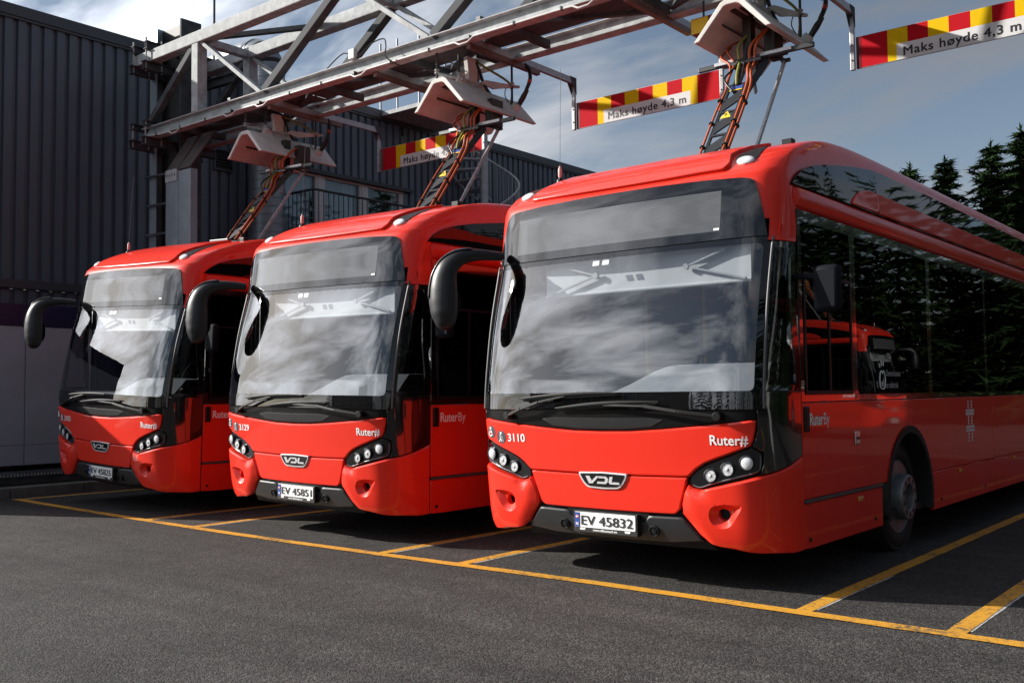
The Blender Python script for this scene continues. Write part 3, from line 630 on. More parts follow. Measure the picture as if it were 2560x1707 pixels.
def make_bus():
    B = empty('city_bus')
    # ---- red front, two panels parted by a seam
    up_ = sym([(.0, 1.128), (.25, 1.132), (.5, 1.149), (.8, 1.175), (1.0, 1.197), (1.13, 1.214), (1.163, 1.212), (1.158, 1.16), (1.14, 1.09), (1.118, 1.048), (.97, .992), (.87, .957), (.79, .925), (.73, .888), (.69, .852), (.668, .834), (.3, .828), (.0, .826)])
    up_ = [p for i, p in enumerate(up_) if i == 0 or p != up_[i-1]]
    half = [(.0, 1.128), (.25, 1.132), (.5, 1.149), (.8, 1.175), (1.0, 1.197), (1.13, 1.214), (1.163, 1.212), (1.158, 1.16), (1.14, 1.09), (1.118, 1.048), (.97, .992), (.87, .957), (.79, .925), (.73, .888), (.69, .852), (.668, .834), (.3, .828), (.0, .826)]
    up_ = half+[(-a, b) for a, b in reversed(half[1:-1])]
    panel('front_panel', up_, fskin, RED, B, off=.0, bevel=.012, depth=.03, res=.05)
    half = [(0, .819), (.3, .821), (.662, .827), (.64, .765), (.607, .67), (.585, .605), (.55, .577), (.3, .573), (0, .572)]
    lo_ = half+[(-a, b) for a, b in reversed(half[1:-1])]
    def bul(s, z): return .012*sstep(.82, .72, z)
    panel('front_flap', roundc(lo_, .012, 2), fskin, RED, B, off=.0, bevel=.008, depth=.03, res=.028, smooth=22)
    # ---- black backing behind the joints
    panel('front_backing', [(-1.5, .40), (1.5, .40), (1.5, 1.27), (-1.5, 1.27)], fskin, PLA, B, off=-.045, bevel=0, depth=0, res=.1)
    # ---- cowl under the windscreen
    half = [(0, 1.283), (.6, 1.283), (1.165, 1.283), (1.17, 1.218), (1.13, 1.22), (1.0, 1.203), (.8, 1.181), (.5, 1.155), (.25, 1.138), (0, 1.134)]
    co = panel('cowl', half+[(-a, b) for a, b in reversed(half[1:-1])], fskin, COWL, B, off=-.012, bevel=.004, depth=.02, res=.05)
    half = [(0, 1.225), (.4, 1.228), (.52, 1.215), (.42, 1.165), (.2, 1.148), (0, 1.146)]
    panel('cowl_recess', half+[(-a, b) for a, b in reversed(half[1:-1])], fskin, PLA, co, off=-.008, bevel=.003, depth=.004, res=.05)
    # ---- bumper corners with the fog lamp recess
    DENT = roundc([(.805, .60), (.835, .655), (.93, .672), (1.045, .668), (1.005, .60), (.955, .525), (.885, .508), (.825, .535)], .03, 3)
    for sg in (1, -1):
        P = [(.668, .782), (.70, .762), (.75, .748), (.85, .774), (1.0, .812), (1.15, .85), (1.25, .868), (1.38, .906), (1.525, .965), (1.525, .345), (1.4, .338), (1.25, .345), (1.1, .36), (.95, .382), (.86, .388), (.79, .402), (.72, .45), (.665, .52), (.613, .585), (.612, .65), (.63, .72)]
        L1 = [(.745, .40), (.66, .53), (.612, .60), (.625, .72), (.665, .785), (.75, .75)]
        def prd(s, z, sg=sg):
            a = abs(s); d = 9
            for i in range(len(L1)-1):
                (ax, ay), (bx, by) = L1[i], L1[i+1]; t = max(0, min(1, ((a-ax)*(bx-ax)+(z-ay)*(by-ay))/((bx-ax)**2+(by-ay)**2)))
                d = min(d, math.hypot(a-ax-t*(bx-ax), z-ay-t*(by-ay)))
            o = .030*min(1, max(0, d/.07))*(1-sstep(1.0, 1.35, a))
            # funnel: rounded towards the lamp, pointed to the upper outside
            if inpoly(a, z, DENT):
                e = 9
                for i in range(len(DENT)):
                    (ax, ay), (bx, by) = DENT[i], DENT[(i+1) % len(DENT)]; t = max(0, min(1, ((a-ax)*(bx-ax)+(z-ay)*(by-ay))/((bx-ax)**2+(by-ay)**2)))
                    e = min(e, math.hypot(a-ax-t*(bx-ax), z-ay-t*(by-ay)))
                o -= .045*min(1, e/.045)
            return o
        hx = .905; holes = [circ(hx, .594, .042, 18)]
        if sg < 0: P = mir(P); holes = [circ(-hx, .594, .042, 18)]
        ex = [(sg*(hx+.005)+r*math.cos(t*math.pi/9), .594+r*math.sin(t*math.pi/9)) for r in (.055, .075) for t in range(18)]+[(sg*a_, b_) for k_ in (.0, .015, .03, .042) for a_, b_ in densify(inset(DENT[::-1] if area(DENT) < 0 else DENT, k_), .03)]
        bc = panel('bumper_corner', P, fskin, RED, B, off=.004, bevel=.012, depth=.05, res=.032, holes=holes, offf=prd, extra=ex, crease=24)
        fo = fskin(sg*hx, .594, -.075); n = (fskin(sg*hx, .594, .1)-fskin(sg*hx, .594, 0)).normalized()
        MB().lathe([(.052, 0), (.05, .02), (.03, .012), (0, .008)], fo, n, 20).build('fog_lamp', PLA, bc, 40)
        # ---- headlight pod
        HP = [(.672, .79), (.69, .84), (.735, .879), (.80, .916), (.88, .948), (.98, .983), (1.12, 1.036), (1.19, 1.0), (1.185, .93), (1.155, .872), (1.0, .832), (.85, .793), (.75, .762)]
        hp = HP if sg > 0 else mir(HP)
        pod = panel('headlight_housing', hp, fskin, BLK, B, off=-.014, bevel=.004, depth=.03, res=.05)
        pts = [(.70, .782), (.755, .768), (.85, .80), (1.0, .84), (1.145, .882), (1.168, .93), (1.172, .985)]
        MB().tube(smooth_pts([fskin(sg*a, b, -.006) for a, b in pts], 4), .006, 6).build('light_guide', mat('light_guide_grey', (.10, .10, .11), .2, coat=1), pod, 60)
        for (hx_, hz, r, kind) in ((1.082, .938, .043, 0), (.952, .894, .041, 1), (.832, .849, .039, 1)):
            p = fskin(sg*hx_, hz, -.004); n = Vector((0, -1, 0))*.8+(fskin(sg*hx_, hz, .1)-fskin(sg*hx_, hz, 0)).normalized()*.6; n.normalize()
            hl = MB().lathe([(r+.007, -.02), (r+.007, .012), (r+.002, .014), (r, .006)], p, n, 24).build('headlight', BLK, pod, 50)
            if kind: MB().lathe([(r-.001, .008), (r*.85, .005), (r*.6, .002), (r*.42, .001), (r*.38, .008), (r*.2, .012), (0, .013)], p, n, 24).build('reflector', REFL, pod, 60)
            else: MB().lathe([(r-.001, .006), (r*.8, .012), (r*.4, .016), (0, .017)], p, n, 24).build('daytime_lamp', LENS, pod, 60)
    # ---- centre bumper, number plate carrier
    half = [(0, .498), (.30, .50), (.345, .552), (.60, .556), (.655, .50), (.70, .45), (.735, .40), (.5, .372), (0, .36)]
    def rec(s, z): return -.012*(1-sstep(.28, .31, abs(s)))
    cb = panel('bumper', half+[(-a, b) for a, b in reversed(half[1:-1])], fskin, BUMP, B, off=.0, bevel=.01, depth=.06, res=.04)
    panel('plate_recess', [(-.345, .42), (.345, .42), (.345, .57), (-.345, .57)], fskin, PLA, cb, off=-.012, bevel=.002, depth=.03, res=.1)
    panel('lower_lip', [(-.8, .32), (.8, .32), (.75, .398), (-.75, .398)], fskin, PLA, cb, off=-.02, bevel=.004, depth=.03, res=.1)
    for sg in (1, -1):
        p = fskin(sg*.378, .452, .006); n = (fskin(sg*.378, .452, .1)-fskin(sg*.378, .452, 0)).normalized()
        MB().lathe([(.04, -.01), (.04, .006), (.034, .008), (.031, .0), (.02, .0), (.018, .006), (0, .007)], p, n, 20).build('parking_sensor', PLA, cb, 40)
    py = -.045
    def pl(u, v, o=0): return Vector((u, py-o, v))
    pf = MB().box(-.27, .27, py-.006, py+.05, .405, .556).build('number_plate', TXT, B, bevel=.003)
    panel('plate_face', roundc([(-.256, .441), (.256, .441), (.256, .549), (-.256, .549)], .01), pl, PLATE, pf, off=.011, bevel=.001, depth=.004, res=1, grid=False)
    panel('plate_blue_strip', [(-.253, .445), (-.213, .445), (-.213, .546), (-.253, .546)], pl, BLUE, pf, off=.014, bevel=0, depth=.002, res=1, grid=False)
    text('plate_country', 'N', .03, WHT, pf, lambda a, b, c: pl(a, b, .0152+c), -.233, .455, align='c', bold=.001)
    fl = panel('plate_flag', [(-.246, .505), (-.220, .505), (-.220, .528), (-.246, .528)], pl, SRED, pf, off=.0152, bevel=0, depth=0, res=1, grid=False)
    MB().add([pl(-.246, .514, .0158), pl(-.220, .514, .0158), pl(-.220, .519, .0158), pl(-.246, .519, .0158)], [(0, 1, 2, 3)]).add([pl(-.238, .505, .016), pl(-.234, .505, .016), pl(-.234, .528, .016), pl(-.238, .528, .016)], [(0, 1, 2, 3)]).build('flag_cross', WHT, pf, fix=False)
    text('plate_web_address', 'www.vdlbuscoach.no', .024, WHT, pf, lambda a, b, c: pl(a, b, .0075+c), 0, .419, align='c', bold=.0006)
    for u in (-.19, .19): panel('plate_clip', roundc([(u-.026, .437), (u-.02, .422), (u+.02, .422), (u+.026, .437)], .006), pl, PLATE, pf, off=.009, bevel=.001, depth=.002, res=1, grid=False)
    # ---- badge
    BP = [(-.207, .838), (0, .845), (.207, .838), (.198, .805), (.165, .755), (.13, .728), (0, .722), (-.13, .728), (-.165, .755), (-.198, .805)]
    bd = panel('badge', roundc(BP, .02), fskin, SILV, B, off=.012, bevel=.004, depth=.02, res=.05)
    BI = [(-.188, .829), (0, .836), (.188, .829), (.18, .808), (.15, .764), (.12, .743), (0, .738), (-.12, .743), (-.15, .764), (-.18, .808)]
    panel('badge_face', roundc(BI, .018), fskin, BLK, bd, off=.0155, bevel=.001, depth=.004, res=.05)
    def let(P): return MB().prism([(a, b) for a, b in P], lambda a, b: fskin(a, b, .015), lambda a, b: fskin(a, b, .021))
    sk = lambda P: [(a+(b-.787)*.30, b) for a, b in P]
    z1, z0_ = .815, .763
    let(sk([(-.145, z1), (-.112, z1), (-.085, z0_+.018), (-.055, z1), (-.03, z1), (-.074, z0_), (-.104, z0_)])).build('badge_letter', SILV, bd)
    let(sk([(-.035, z0_+.014), (.022, z0_+.014), (.028, z0_+.022), (.028, z1-.022), (.02, z1-.012), (-.03, z1-.012), (-.03, z1), (.03, z1), (.05, z1-.016), (.05, z0_+.012), (.04, z0_), (-.035, z0_)])).build('badge_letter', SILV, bd)
    let(sk([(.06, z1), (.085, z1), (.085, z0_+.014), (.145, z0_+.014), (.155, z0_), (.075, z0_), (.06, z0_+.012)])).build('badge_letter', SILV, bd)
    # ---- windscreen with printed border
    CL = roundc([(-1.155, 1.405), (1.15, 1.405), (1.15, 2.385), (-1.155, 2.385)], .04)
    wsF = panel('windscreen_border', roundc([(-1.2, 1.286), (1.2, 1.286), (1.2, 2.432), (-1.2, 2.432)], .03), fskin, FRIT, B, off=.0, bevel=0, depth=.012, res=.06, holes=[densify(CL, .06)], smooth=30)
    panel('windscreen_glass', CL, fskin, GLW, wsF, off=.0, bevel=0, depth=0, res=.06, smooth=180)
    for sg in (1, -1): MB().tube([fskin(sg*1.207, z, .004) for z in np.linspace(1.29, 2.43, 14)], .011, 6).build('windscreen_seal', RUBG, wsF, 60)
    # stickers at the top of the glass
    for a, b in ((-.135, .05), (-.05, .05)): panel('windscreen_sticker', roundc([(a-.03, 2.335), (a+.03, 2.335), (a+.03, 2.372), (a-.03, 2.372)], .008), fskin, mat('sticker_grey', (.42, .43, .45), .5), wsF, off=.002, bevel=0, depth=.001, res=.1, grid=False)
    # ---- destination display
    half = [(0, 2.872), (.3, 2.871), (.7, 2.864), (.98, 2.85), (1.04, 2.838), (1.07, 2.815), (1.09, 2.77), (1.12, 2.65), (1.15, 2.53), (1.168, 2.435), (.6, 2.428), (0, 2.428)]
    dg = panel('destination_glass', half+[(-a, b) for a, b in reversed(half[1:-1])], fskin, FRIT, B, off=.008, bevel=0, depth=.02, res=.06, smooth=30)
    def led(u, v, o=0): return fskin(u, v, .0095+o)
    panel('destination_display', [(-.93, 2.490), (.845, 2.490), (.845, 2.772), (-.93, 2.772)], fskin, LEDM, dg, off=.0095, bevel=0, depth=0, res=.08, smooth=180)
    panel('display_tag', [(.80, 2.497), (.84, 2.497), (.84, 2.512), (.80, 2.512)], fskin, WHT, dg, off=.012, bevel=0, depth=0, res=1, grid=False)
    # ---- black corner pillars and quarter windows
    for sg in (1, -1):
        def rs(z): return float(np.interp(z, [.9, 1.6, 2.0, 2.3, 2.43], [1.525, 1.525, 1.49, 1.44, 1.41]))
        low = [(1.168, 1.283), (1.172, 1.22), (1.167, 1.15), (1.148, 1.085), (1.128, 1.046), (1.195, 1.008), (1.19, .93), (1.162, .862), (1.25, .876), (1.38, .914), (1.525, .973), (1.525, 1.40), (1.216, 1.40), (1.216, 1.286)]
        cp = panel('corner_pillar', low if sg > 0 else mir(low), fskin, BLK, B, off=-.004, bevel=.003, depth=.02, res=.045, smooth=60)
        zs = np.linspace(1.403, 2.415, 16)
        upq = [(1.216, z) for z in zs]+[(rs(z), z) for z in zs[::-1]]
        hol = [(1.235, z) for z in np.linspace(1.44, 2.36, 12)]+[(rs(z)-.06, z) for z in np.linspace(2.36, 1.44, 12)]
        hol = hol[::-1]
        if sg < 0: upq = mir(upq); hol = mir(hol)
        panel('quarter_frame', upq, fskin, BLK, cp, off=-.004, bevel=.002, depth=.015, res=.07, holes=[hol], smooth=60)
        panel('quarter_glass', hol, fskin, GLQ, cp, off=-.006, bevel=0, depth=0, res=.07, smooth=180)
    # ---- roof shell
    xs = sorted(set([round(v, 4) for v in list(np.linspace(0, .9, 13))+[.96, 1.01, 1.05, 1.085, 1.115, 1.14, 1.16, 1.178, 1.193, 1.206, 1.217, 1.227, 1.236, 1.243, 1.249, 1.254, 1.258]]))
    xs = [-v for v in reversed(xs[1:])]+xs
    qs = [.08, .095, .11, .12, .13, .14, .15, .16, .17, .178, .187, .20, .22, .245, .275, .31, .35, .40, .46, .53, .65, .75, .87, 1.0, 1.15, 1.3, 1.5, 1.7, 1.9, 2.1, 2.35, 2.6, 3, 4, 6, 8, 10, 11.7]
    vs = []; fs = []; n = len(xs)
    for q in qs:
        for x in xs:
            y = q+cx(x)*(1-sstep(2, 4, q)); vs.append((x, y, max(2.405, H(x, y))))
    for j in range(len(qs)-1):
        for i in range(n-1):
            if not ((qs[j] < .155 and max(abs(xs[i]), abs(xs[i+1])) < 1.03) or (qs[j] < .128 and max(abs(xs[i]), abs(xs[i+1])) < 1.165)): fs.append((j*n+i, j*n+i+1, (j+1)*n+i+1, (j+1)*n+i))
    me = bpy.data.meshes.new('roof'); me.from_pydata(vs, [], fs); me.update()
    roof = link('roof', me, RED, B, 180)
    # hatch, light pockets and marker lamps on the brow
    HQ = [(-.84, .272), (.84, .272), (.875, .315), (.80, .45), (.86, .80), (.84, 1.05), (-.84, 1.05), (-.86, .80), (-.80, .45), (-.875, .315)]
    HQ = [(-.84, .215), (-.4, .205), (0, .203), (.4, .205), (.84, .215), (.86, .27), (.80, .42), (.82, 1.05), (-.82, 1.05), (-.80, .42), (-.86, .27)]
    panel('roof_hatch', roundc(HQ, .02, 2), rskin, RED, roof, off=.028, bevel=.005, depth=.03, res=.06, smooth=50)
    panel('roof_deck', [(-.86, 1.22), (.86, 1.22), (.86, 3.0), (.86, 11.3), (-.86, 11.3), (-.86, 3.0)], rskin, mat('roof_deck_grey', (.045, .046, .05), .7, noise=.3), roof, off=.012, bevel=.004, depth=.01, res=.25, smooth=50)
    for sg in (1, -1):
        pk = [(.885, .285), (.98, .255), (1.03, .32), (.995, .47), (.90, .80), (.865, .80), (.835, .43)]
        pkt = panel('lamp_pocket', roundc(pk if sg > 0 else mir(pk), .02, 2), rskin, PLA, roof, off=.006, bevel=.003, depth=.01, res=.05, smooth=60)
        p = rskin(sg*.955, .295, .008); nn = (rskin(sg*.955, .295, .1)-rskin(sg*.955, .295, 0)).normalized(); nn = (nn+Vector((0, -.2, .0))).normalized()
        lm = MB().lathe([(.050, -.02), (.052, .004), (.046, .011), (.028, .016), (0, .018)], (0, 0, 0), (0, 0, 1), 24)
        zax = nn; xax = Vector((1, .1, 0)).cross(zax).cross(zax)*-1; xax = (Vector((1, 0, 0))-zax*zax.x).normalized(); yax = zax.cross(xax)
        lm.v = [tuple(p+xax*(v[0]*1.25)+yax*v[1]*.85+zax*v[2]) for v in lm.v]
        lm.build('marker_lamp', LENS, pkt, 50)
    p = rskin(-.93, .70, 0)
    an = MB().lathe([(.035, 0), (.03, .03), (.014, .035), (.014, .05)], p, (0, 0, 1), 14).build('antenna', PLA, roof, 40)
    MB().lathe([(.013, .05), (.017, .07), (.017, .12), (.006, .15)], p, (0, 0, 1), 12).build('antenna_base', mat('antenna_pink', (.55, .33, .31), .5), an, 40)
    MB().tube([p+Vector((0, 0, .14)), p+Vector((-.004, .02, .60)), p+Vector((-.016, .05, 1.0))], .0016, 5).build('antenna_whip', GALD, an)
    p = rskin(.90, 1.15, 0); MB().box(p.x-.045, p.x+.045, p.y-.035, p.y+.035, p.z-.01, p.z+.04).build('roof_aerial', PLA, roof, bevel=.008)
    # little water channel mark on the corner post
    for sg in (1, -1): MB().tube([fskin(sg*1.252, 2.445, .002), fskin(sg*1.25, 2.50, .004), fskin(sg*1.262, 2.52, .004), fskin(sg*1.276, 2.50, .004), fskin(sg*1.28, 2.43, .002)], .005, 5).build('drain_lip', PLA if 0 else RED, roof, 60)
    # ---- sides
    ar = [(2.655+.585*math.cos(t), .475+.612*math.sin(t)) for t in np.linspace(math.pi-.3, .3, 19)]
    for sg, mp_, mu, fl in ((1, side, upr, False), (-1, sideL, upl, True)):
        K = dict(flip=fl, res=.5, grid=False)
        sp = panel('side_panel', [(.458, .672), (2.095, .672)][:1]+[(2.655+.585*math.cos(t), .475+.612*math.sin(t)) for t in [math.pi-.325]]+[q for q in ar]+[(2.655+.585*math.cos(.325), .672), (5.382, .672), (5.382, 1.318), (.458, 1.318)], mp_, RED, B, bevel=.004, depth=.02, smooth=30, **K)
        panel('lower_flap', roundc([(.458, .345), (.6, .338), (1.968, .338), (1.968, .642), (.458, .642)], .012, 2), mp_, RED, B, bevel=.006, depth=.02, **K)
        MB().box(min(sg*(SX-.01), sg*(SX+.009)), max(sg*(SX-.01), sg*(SX+.009)), .46, 1.97, .645, .668).build('rub_strip', RUBG, B, bevel=.003)
        edges = [3.345, 4.44, 5.382, 6.7, 8.3]
        panel('lower_flap', [(3.245, .335), (4.45, .335), (4.45, .666), (3.225, .666)], mp_, RED, B, bevel=.004, depth=.02, **K)
        for a, b in ((4.456, 5.382), (5.388, 7.0), (7.006, 8.45)): panel('lower_flap', [(a, .335), (b, .335), (b, .666), (a, .666)], mp_, RED, B, bevel=.004, depth=.02, **K)
        panel('side_panel', [(5.388, .672), (8.5, .672), (8.62, .90), (8.85, 1.06), (9.15, 1.09), (9.45, 1.06), (9.68, .90), (9.8, .672), (11.85, .672), (11.85, 1.318), (5.388, 1.318)], mp_, RED, B, bevel=.004, depth=.02, **K)
        panel('lower_flap', [(9.8, .335), (11.85, .335), (11.85, .666), (9.8, .666)], mp_, RED, B, bevel=.004, depth=.02, **K)
        # glazing
        for a, b in ((.458, 1.452), (1.458, 3.30), (3.305, 5.2), (5.205, 7.1), (7.105, 9.0), (9.005, 11.85)):
            w = panel('side_window', [(a, 1.325), (b, 1.325), (b, 2.636), (a, 2.636)], mp_, FRIT if a > 20 else BLK, B, off=-.002, bevel=.001, depth=.012, holes=[[(a+.05, 1.37), (b-.05, 1.37), (b-.05, 2.56), (a+.05, 2.56)]], smooth=30, **K)
            panel('pane', [(a+.05, 1.37), (b-.05, 1.37), (b-.05, 2.56), (a+.05, 2.56)], mp_, GLS, w, off=-.003, bevel=0, depth=0, **K)
            if a < 1:
                fr = MB()
                for (y_, yy, z_, zz) in ((.53, 1.41, 2.19, 2.215), (.53, 1.41, 1.375, 1.40), (.53, .555, 1.4, 2.19), (1.385, 1.41, 1.4, 2.19), (.955, .985, 1.4, 2.19)):
                    x0, x1 = sorted((sg*(SX-.012), sg*(SX+.004))); fr.box(x0, x1, y_, yy, z_, zz)
                fr.build('sliding_frame', PLA, w)
        # roof rail, upper strip and upper glass
        prof = [(1.255, 2.642), (1.272, 2.650), (1.283, 2.675), (1.287, 2.71), (1.282, 2.75), (1.268, 2.782), (1.25, 2.797), (1.20, 2.80), (1.20, 2.642)]
        rl = MB(); st = [(.452, -.03), (.47, -.016), (.52, -.008), (.7, -.002), (1.2, 0), (6, 0), (11.85, 0)]
        for y_, d in st: rl.v += [(sg*(a+d), y_, b) for a, b in prof]
        k = len(prof); rl.f += [(j*k+i, j*k+(i+1) % k, (j+1)*k+(i+1) % k, (j+1)*k+i) for j in range(len(st)-1) for i in range(k)]+[tuple(range(k))]
        rl.build('roof_rail', RED, B, 50)
        UG = [(.42, 2.803), (.50, 2.87), (.62, 2.935), (.78, 2.985), (1.0, 3.032), (1.34, 3.083), (1.7, 3.133), (2.06, 3.17), (2.068, 2.803)]
        panel('upper_side_glass', UG, mu, SBG, B, off=.018, bevel=.002, depth=.04, flip=fl, res=.12, smooth=60)
        panel('upper_side_glass', [(2.08, 2.803), (2.078, 3.174), (2.4, 3.184), (11.8, 3.184), (11.8, 2.803)], mu, SBG, B, off=.010, bevel=.002, depth=.04, flip=fl, res=.6, smooth=60, grid=False)
        RS = [(1.45, 2.808), (2.066, 2.812), (2.066, 2.975), (1.85, 2.968), (1.65, 2.93), (1.52, 2.868)]
        panel('upper_strip', roundc(RS, .05), mu, RED, B, off=.030, bevel=.007, depth=.03, flip=fl, res=.12, smooth=60)
        panel('upper_strip', [(2.078, 2.812), (11.8, 2.812), (11.8, 2.976), (2.078, 2.976)], mu, RED, B, off=.024, bevel=.007, depth=.03, flip=fl, res=.5, smooth=60, grid=False)
        # fittings
        x0, x1 = sorted((sg*SX, sg*(SX+.018)))
        MB().box(x0, x1, .474, .546, 1.122, 1.295).build('door_handle', PLA, B, bevel=.012)
        lt = MB().box(x0, x1, 1.385, 1.475, .995, 1.095).build('latch', CHR, B, bevel=.02)
        MB().box(min(sg*(SX+.019), sg*(SX+.022)), max(sg*(SX+.019), sg*(SX+.022)), 1.405, 1.455, 1.035, 1.052).build('latch_grip', PLA, lt)
        for y_, z_ in ((1.467, .592), (4.11, .628), (6.23, .634)): MB().box(x0, x1, y_-.045, y_+.045, z_-.018, z_+.018).build('side_marker', AMB, B, bevel=.008)
        for y_, z_ in ((.53, .402), (1.79, .412), (3.5, .41), (5.0, .41)): MB().lathe([(.016, 0), (.014, .007), (0, .008)], (sg*(SX+.002), y_, z_), (sg, 0, 0), 10).build('flap_lock', PLA, B, 40)
        # wheel arch lip and housing
        a0 = [(2.655+.575*math.cos(t), .475+.602*math.sin(t)) for t in np.linspace(math.pi+.18, -.18, 27)]
        am = MB(); w_ = .06
        for i, t in enumerate(np.linspace(math.pi+.2, -.2, 27)):
            c, s_ = math.cos(t), math.sin(t)
            for rr, xx in ((.600, SX+.010), (.54, SX+.012), (.53, SX-.03), (.53, SX-.30)): am.v.append((sg*xx, 2.655+rr*c, .475+(rr+.025)*s_))
        am.f = [(i*4+k, i*4+k+1, (i+1)*4+k+1, (i+1)*4+k) for i in range(26) for k in range(3)]
        am.build('wheel_arch', RUB, B, 50)
        for wy in (2.655, 9.15): make_wheel(B, sg, wy)
        # driver mirror
    # ---- ear mirror
    ear(B)
    # ---- driver-side mirror
    dm = MB(); dm.box(1.40, 1.585, .34, .43, 1.915, 2.225); dmo = dm.build('driver_mirror', DMP, B, 60, bevel=.035)
    MB().bar((1.24, .44, 2.17), (1.43, .40, 2.15), .05, .035).build('mirror_arm', DMP, dmo, 60, bevel=.012)
    make_pantograph(B)
    # ---- wipers
    for (pv, el, tip0, tip1) in (((-.835, 1.238), (-.50, 1.335), (-.70, 1.362), (.18, 1.398)), ((.918, 1.242), (.40, 1.305), (-.36, 1.292), (.50, 1.336))):
        P = [fskin(pv[0], pv[1], .03), fskin(pv[0]+(el[0]-pv[0])*.5, pv[1]+(el[1]-pv[1])*.5, .06), fskin(el[0], el[1], .055)]
        mid = ((tip0[0]+tip1[0])/2, (tip0[1]+tip1[1])/2)
        wa = MB().tube([fskin(pv[0], pv[1], -.02), fskin(pv[0], pv[1], .045)], .03, 12)
        for a, b in zip(P[:-1], P[1:]): wa.bar(a, b, .024, .018, upv=(0, -1, .2))
        wa.bar(P[-1], fskin(mid[0], mid[1], .04), .018, .014, upv=(0, -1, .2))
        wo = wa.build('wiper', WIPM, B, 40, bevel=.004)
        bl = [fskin(tip0[0]+(tip1[0]-tip0[0])*t, tip0[1]+(tip1[1]-tip0[1])*t+.012*math.sin(math.pi*t), .03+.014*math.sin(math.pi*t)) for t in np.linspace(0, 1, 15)]
        MB().tube(bl, [.006+.008*math.sin(math.pi*i/14) for i in range(15)], 6, sx=.8).build('wiper_blade', WIPM, wo, 60)
        MB().tube([fskin(tip0[0]+(tip1[0]-tip0[0])*t, tip0[1]+(tip1[1]-tip0[1])*t-.012, .012) for t in np.linspace(.02, .98, 9)], .008, 5).build('wiper_rubber', RUB, wo)
    # ---- interior
    it = MB().box(-1.2, 1.2, .55, 11.7, .36, .42).build('floor', INT, B)
    MB().box(-1.19, 1.19, 1.0, 11.7, 2.58, 2.62).build('ceiling', INT, B)
    MB().box(-1.2, 1.2, 11.70, 11.86, .4, 3.1).build('rear_panel', RED, B, bevel=.05)
    MB().box(-1.19, -1.17, .8, 11.7, .4, 1.32).box(1.17, 1.19, 3.3, 8.5, .4, 1.32).box(1.17, 1.19, .6, 2.0, .4, 1.32).build('inner_wall', INT, B)
    MB().box(-1.1, 1.1, .5, 2.0, .33, .36).box(-.8, .8, 2, 3.4, .33, .36).box(-1.2, 1.2, 3.4, 11.6, .33, .359).build('underbody', PLA, B)
    # dashboard: low shelf with a raised binnacle at the driver
    ds = MB(); xs_ = np.linspace(-1.12, 1.12, 25); 
    for x in xs_:
        h = 1.395+.20*sstep(-.12, .45, x)
        for (y_, z_) in ((.0, 1.36), (.12+.1*sstep(-.1, .4, x), h), (.55, h+.005), (.72, h-.06), (.74, 1.0)):
            ds.v.append((x, y_+cx(x)*1.0, z_))
    ds.f = [(i*5+k, (i+1)*5+k, (i+1)*5+k+1, i*5+k+1) for i in range(24) for k in range(4)]
    ds.build('dashboard', DASH, B, 60)
    MB().tube([(.55+.21*math.cos(t), .80+.1*math.sin(t), 1.66+.17*math.sin(t)) for t in np.linspace(0, 2*math.pi, 25)], .014, 6, cap=False).build('steering_wheel', PLA, B, 60)
    st = MB().box(.32, .80, 1.15, 1.6, .95, 1.1).box(.34, .78, 1.55, 1.68, 1.05, 1.75).box(.43, .69, 1.57, 1.66, 1.78, 1.98).build('driver_seat', SEAT, B, bevel=.05)
    MB().box(-.1, -.06, 1.9, 1.94, .4, 2.58).box(1.1, 1.14, 1.9, 1.94, .4, 2.58).build('cab_post', PLA, B)
    MB().tube([(-.25, 1.95, .5), (-.25, 1.95, 2.55)], .018, 8).tube([(-1.0, 2.2, .5), (-1.0, 2.2, 2.55)], .018, 8).tube([(.3, 3.5, .5), (.3, 3.5, 2.55)], .018, 8).build('handrail', YEL, B, 60)
    bln = MB().box(-.68, 1.04, .205, .215, 2.15, 2.40).tube([(-.68, .205, 2.15), (1.04, .205, 2.15)], .012, 8).build('sun_blind', BLIND, B)
    for a, b, c in (((-.66, 2.14), (-.19, 2.275), (-.45, 2.35)), ((1.02, 2.16), (.57, 2.275), (.87, 2.37))):
        MB().bar((a[0], .17, a[1]), (b[0], .17, b[1]), .012, .022, upv=(0, 1, 0)).bar((b[0], .17, b[1]), (c[0], .17, c[1]), .012, .022, upv=(0, 1, 0)).lathe([(.022, -.012), (.022, .012)], (b[0], .168, b[1]), (0, 1, 0), 12).build('blind_arm', ARMG, bln)
    for r_ in range(7):
        for x in (-.75, .75): MB().box(x-.4, x+.4, 3.9+r_*.95, 4.3+r_*.95, .85, .95).box(x-.4, x+.4, 4.28+r_*.95, 4.36+r_*.95, .95, 1.65).build('passenger_seat', SEAT, B, bevel=.03)
    # white bag hung on the driver's pillar
    bm = bmesh.new(); bmesh.ops.create_icosphere(bm, subdivisions=3, radius=1)
    rnd = random.Random(3)
    for v in bm.verts: v.co *= 1+.22*math.sin(v.co.x*7+v.co.z*5)*math.sin(v.co.y*6-v.co.z*4); v.co = Vector((1.16+v.co.x*.05, .62+v.co.y*.06, 1.80+v.co.z*.12))
    me = bpy.data.meshes.new('bag'); bm.to_mesh(me); bm.free(); link('wrapped_card_reader', me, mat('white_bag', (.6, .6, .6), .4), B)
    # ---- decals on the side
    def sd(a, b, c): return Vector((SX+.0025+c, a, b))
    text('side_name', 'Ruter', .118, WHT, B, sd, .575, 1.165, width=.235, bold=.0035)
    text('side_name', 'By', .118, WHT, B, sd, .82, 1.165, width=.10)
    def sw(a, b, c): return Vector((SX+.0025, a, b))
    text('electric_slogan', 'Denne bussen', .072, WHT, B, sw, 2.13, 1.51, width=.34, bold=.0003)
    text('electric_slogan', 'er elektrisk', .072, WHT, B, sw, 2.13, 1.415, width=.285, bold=.0003)
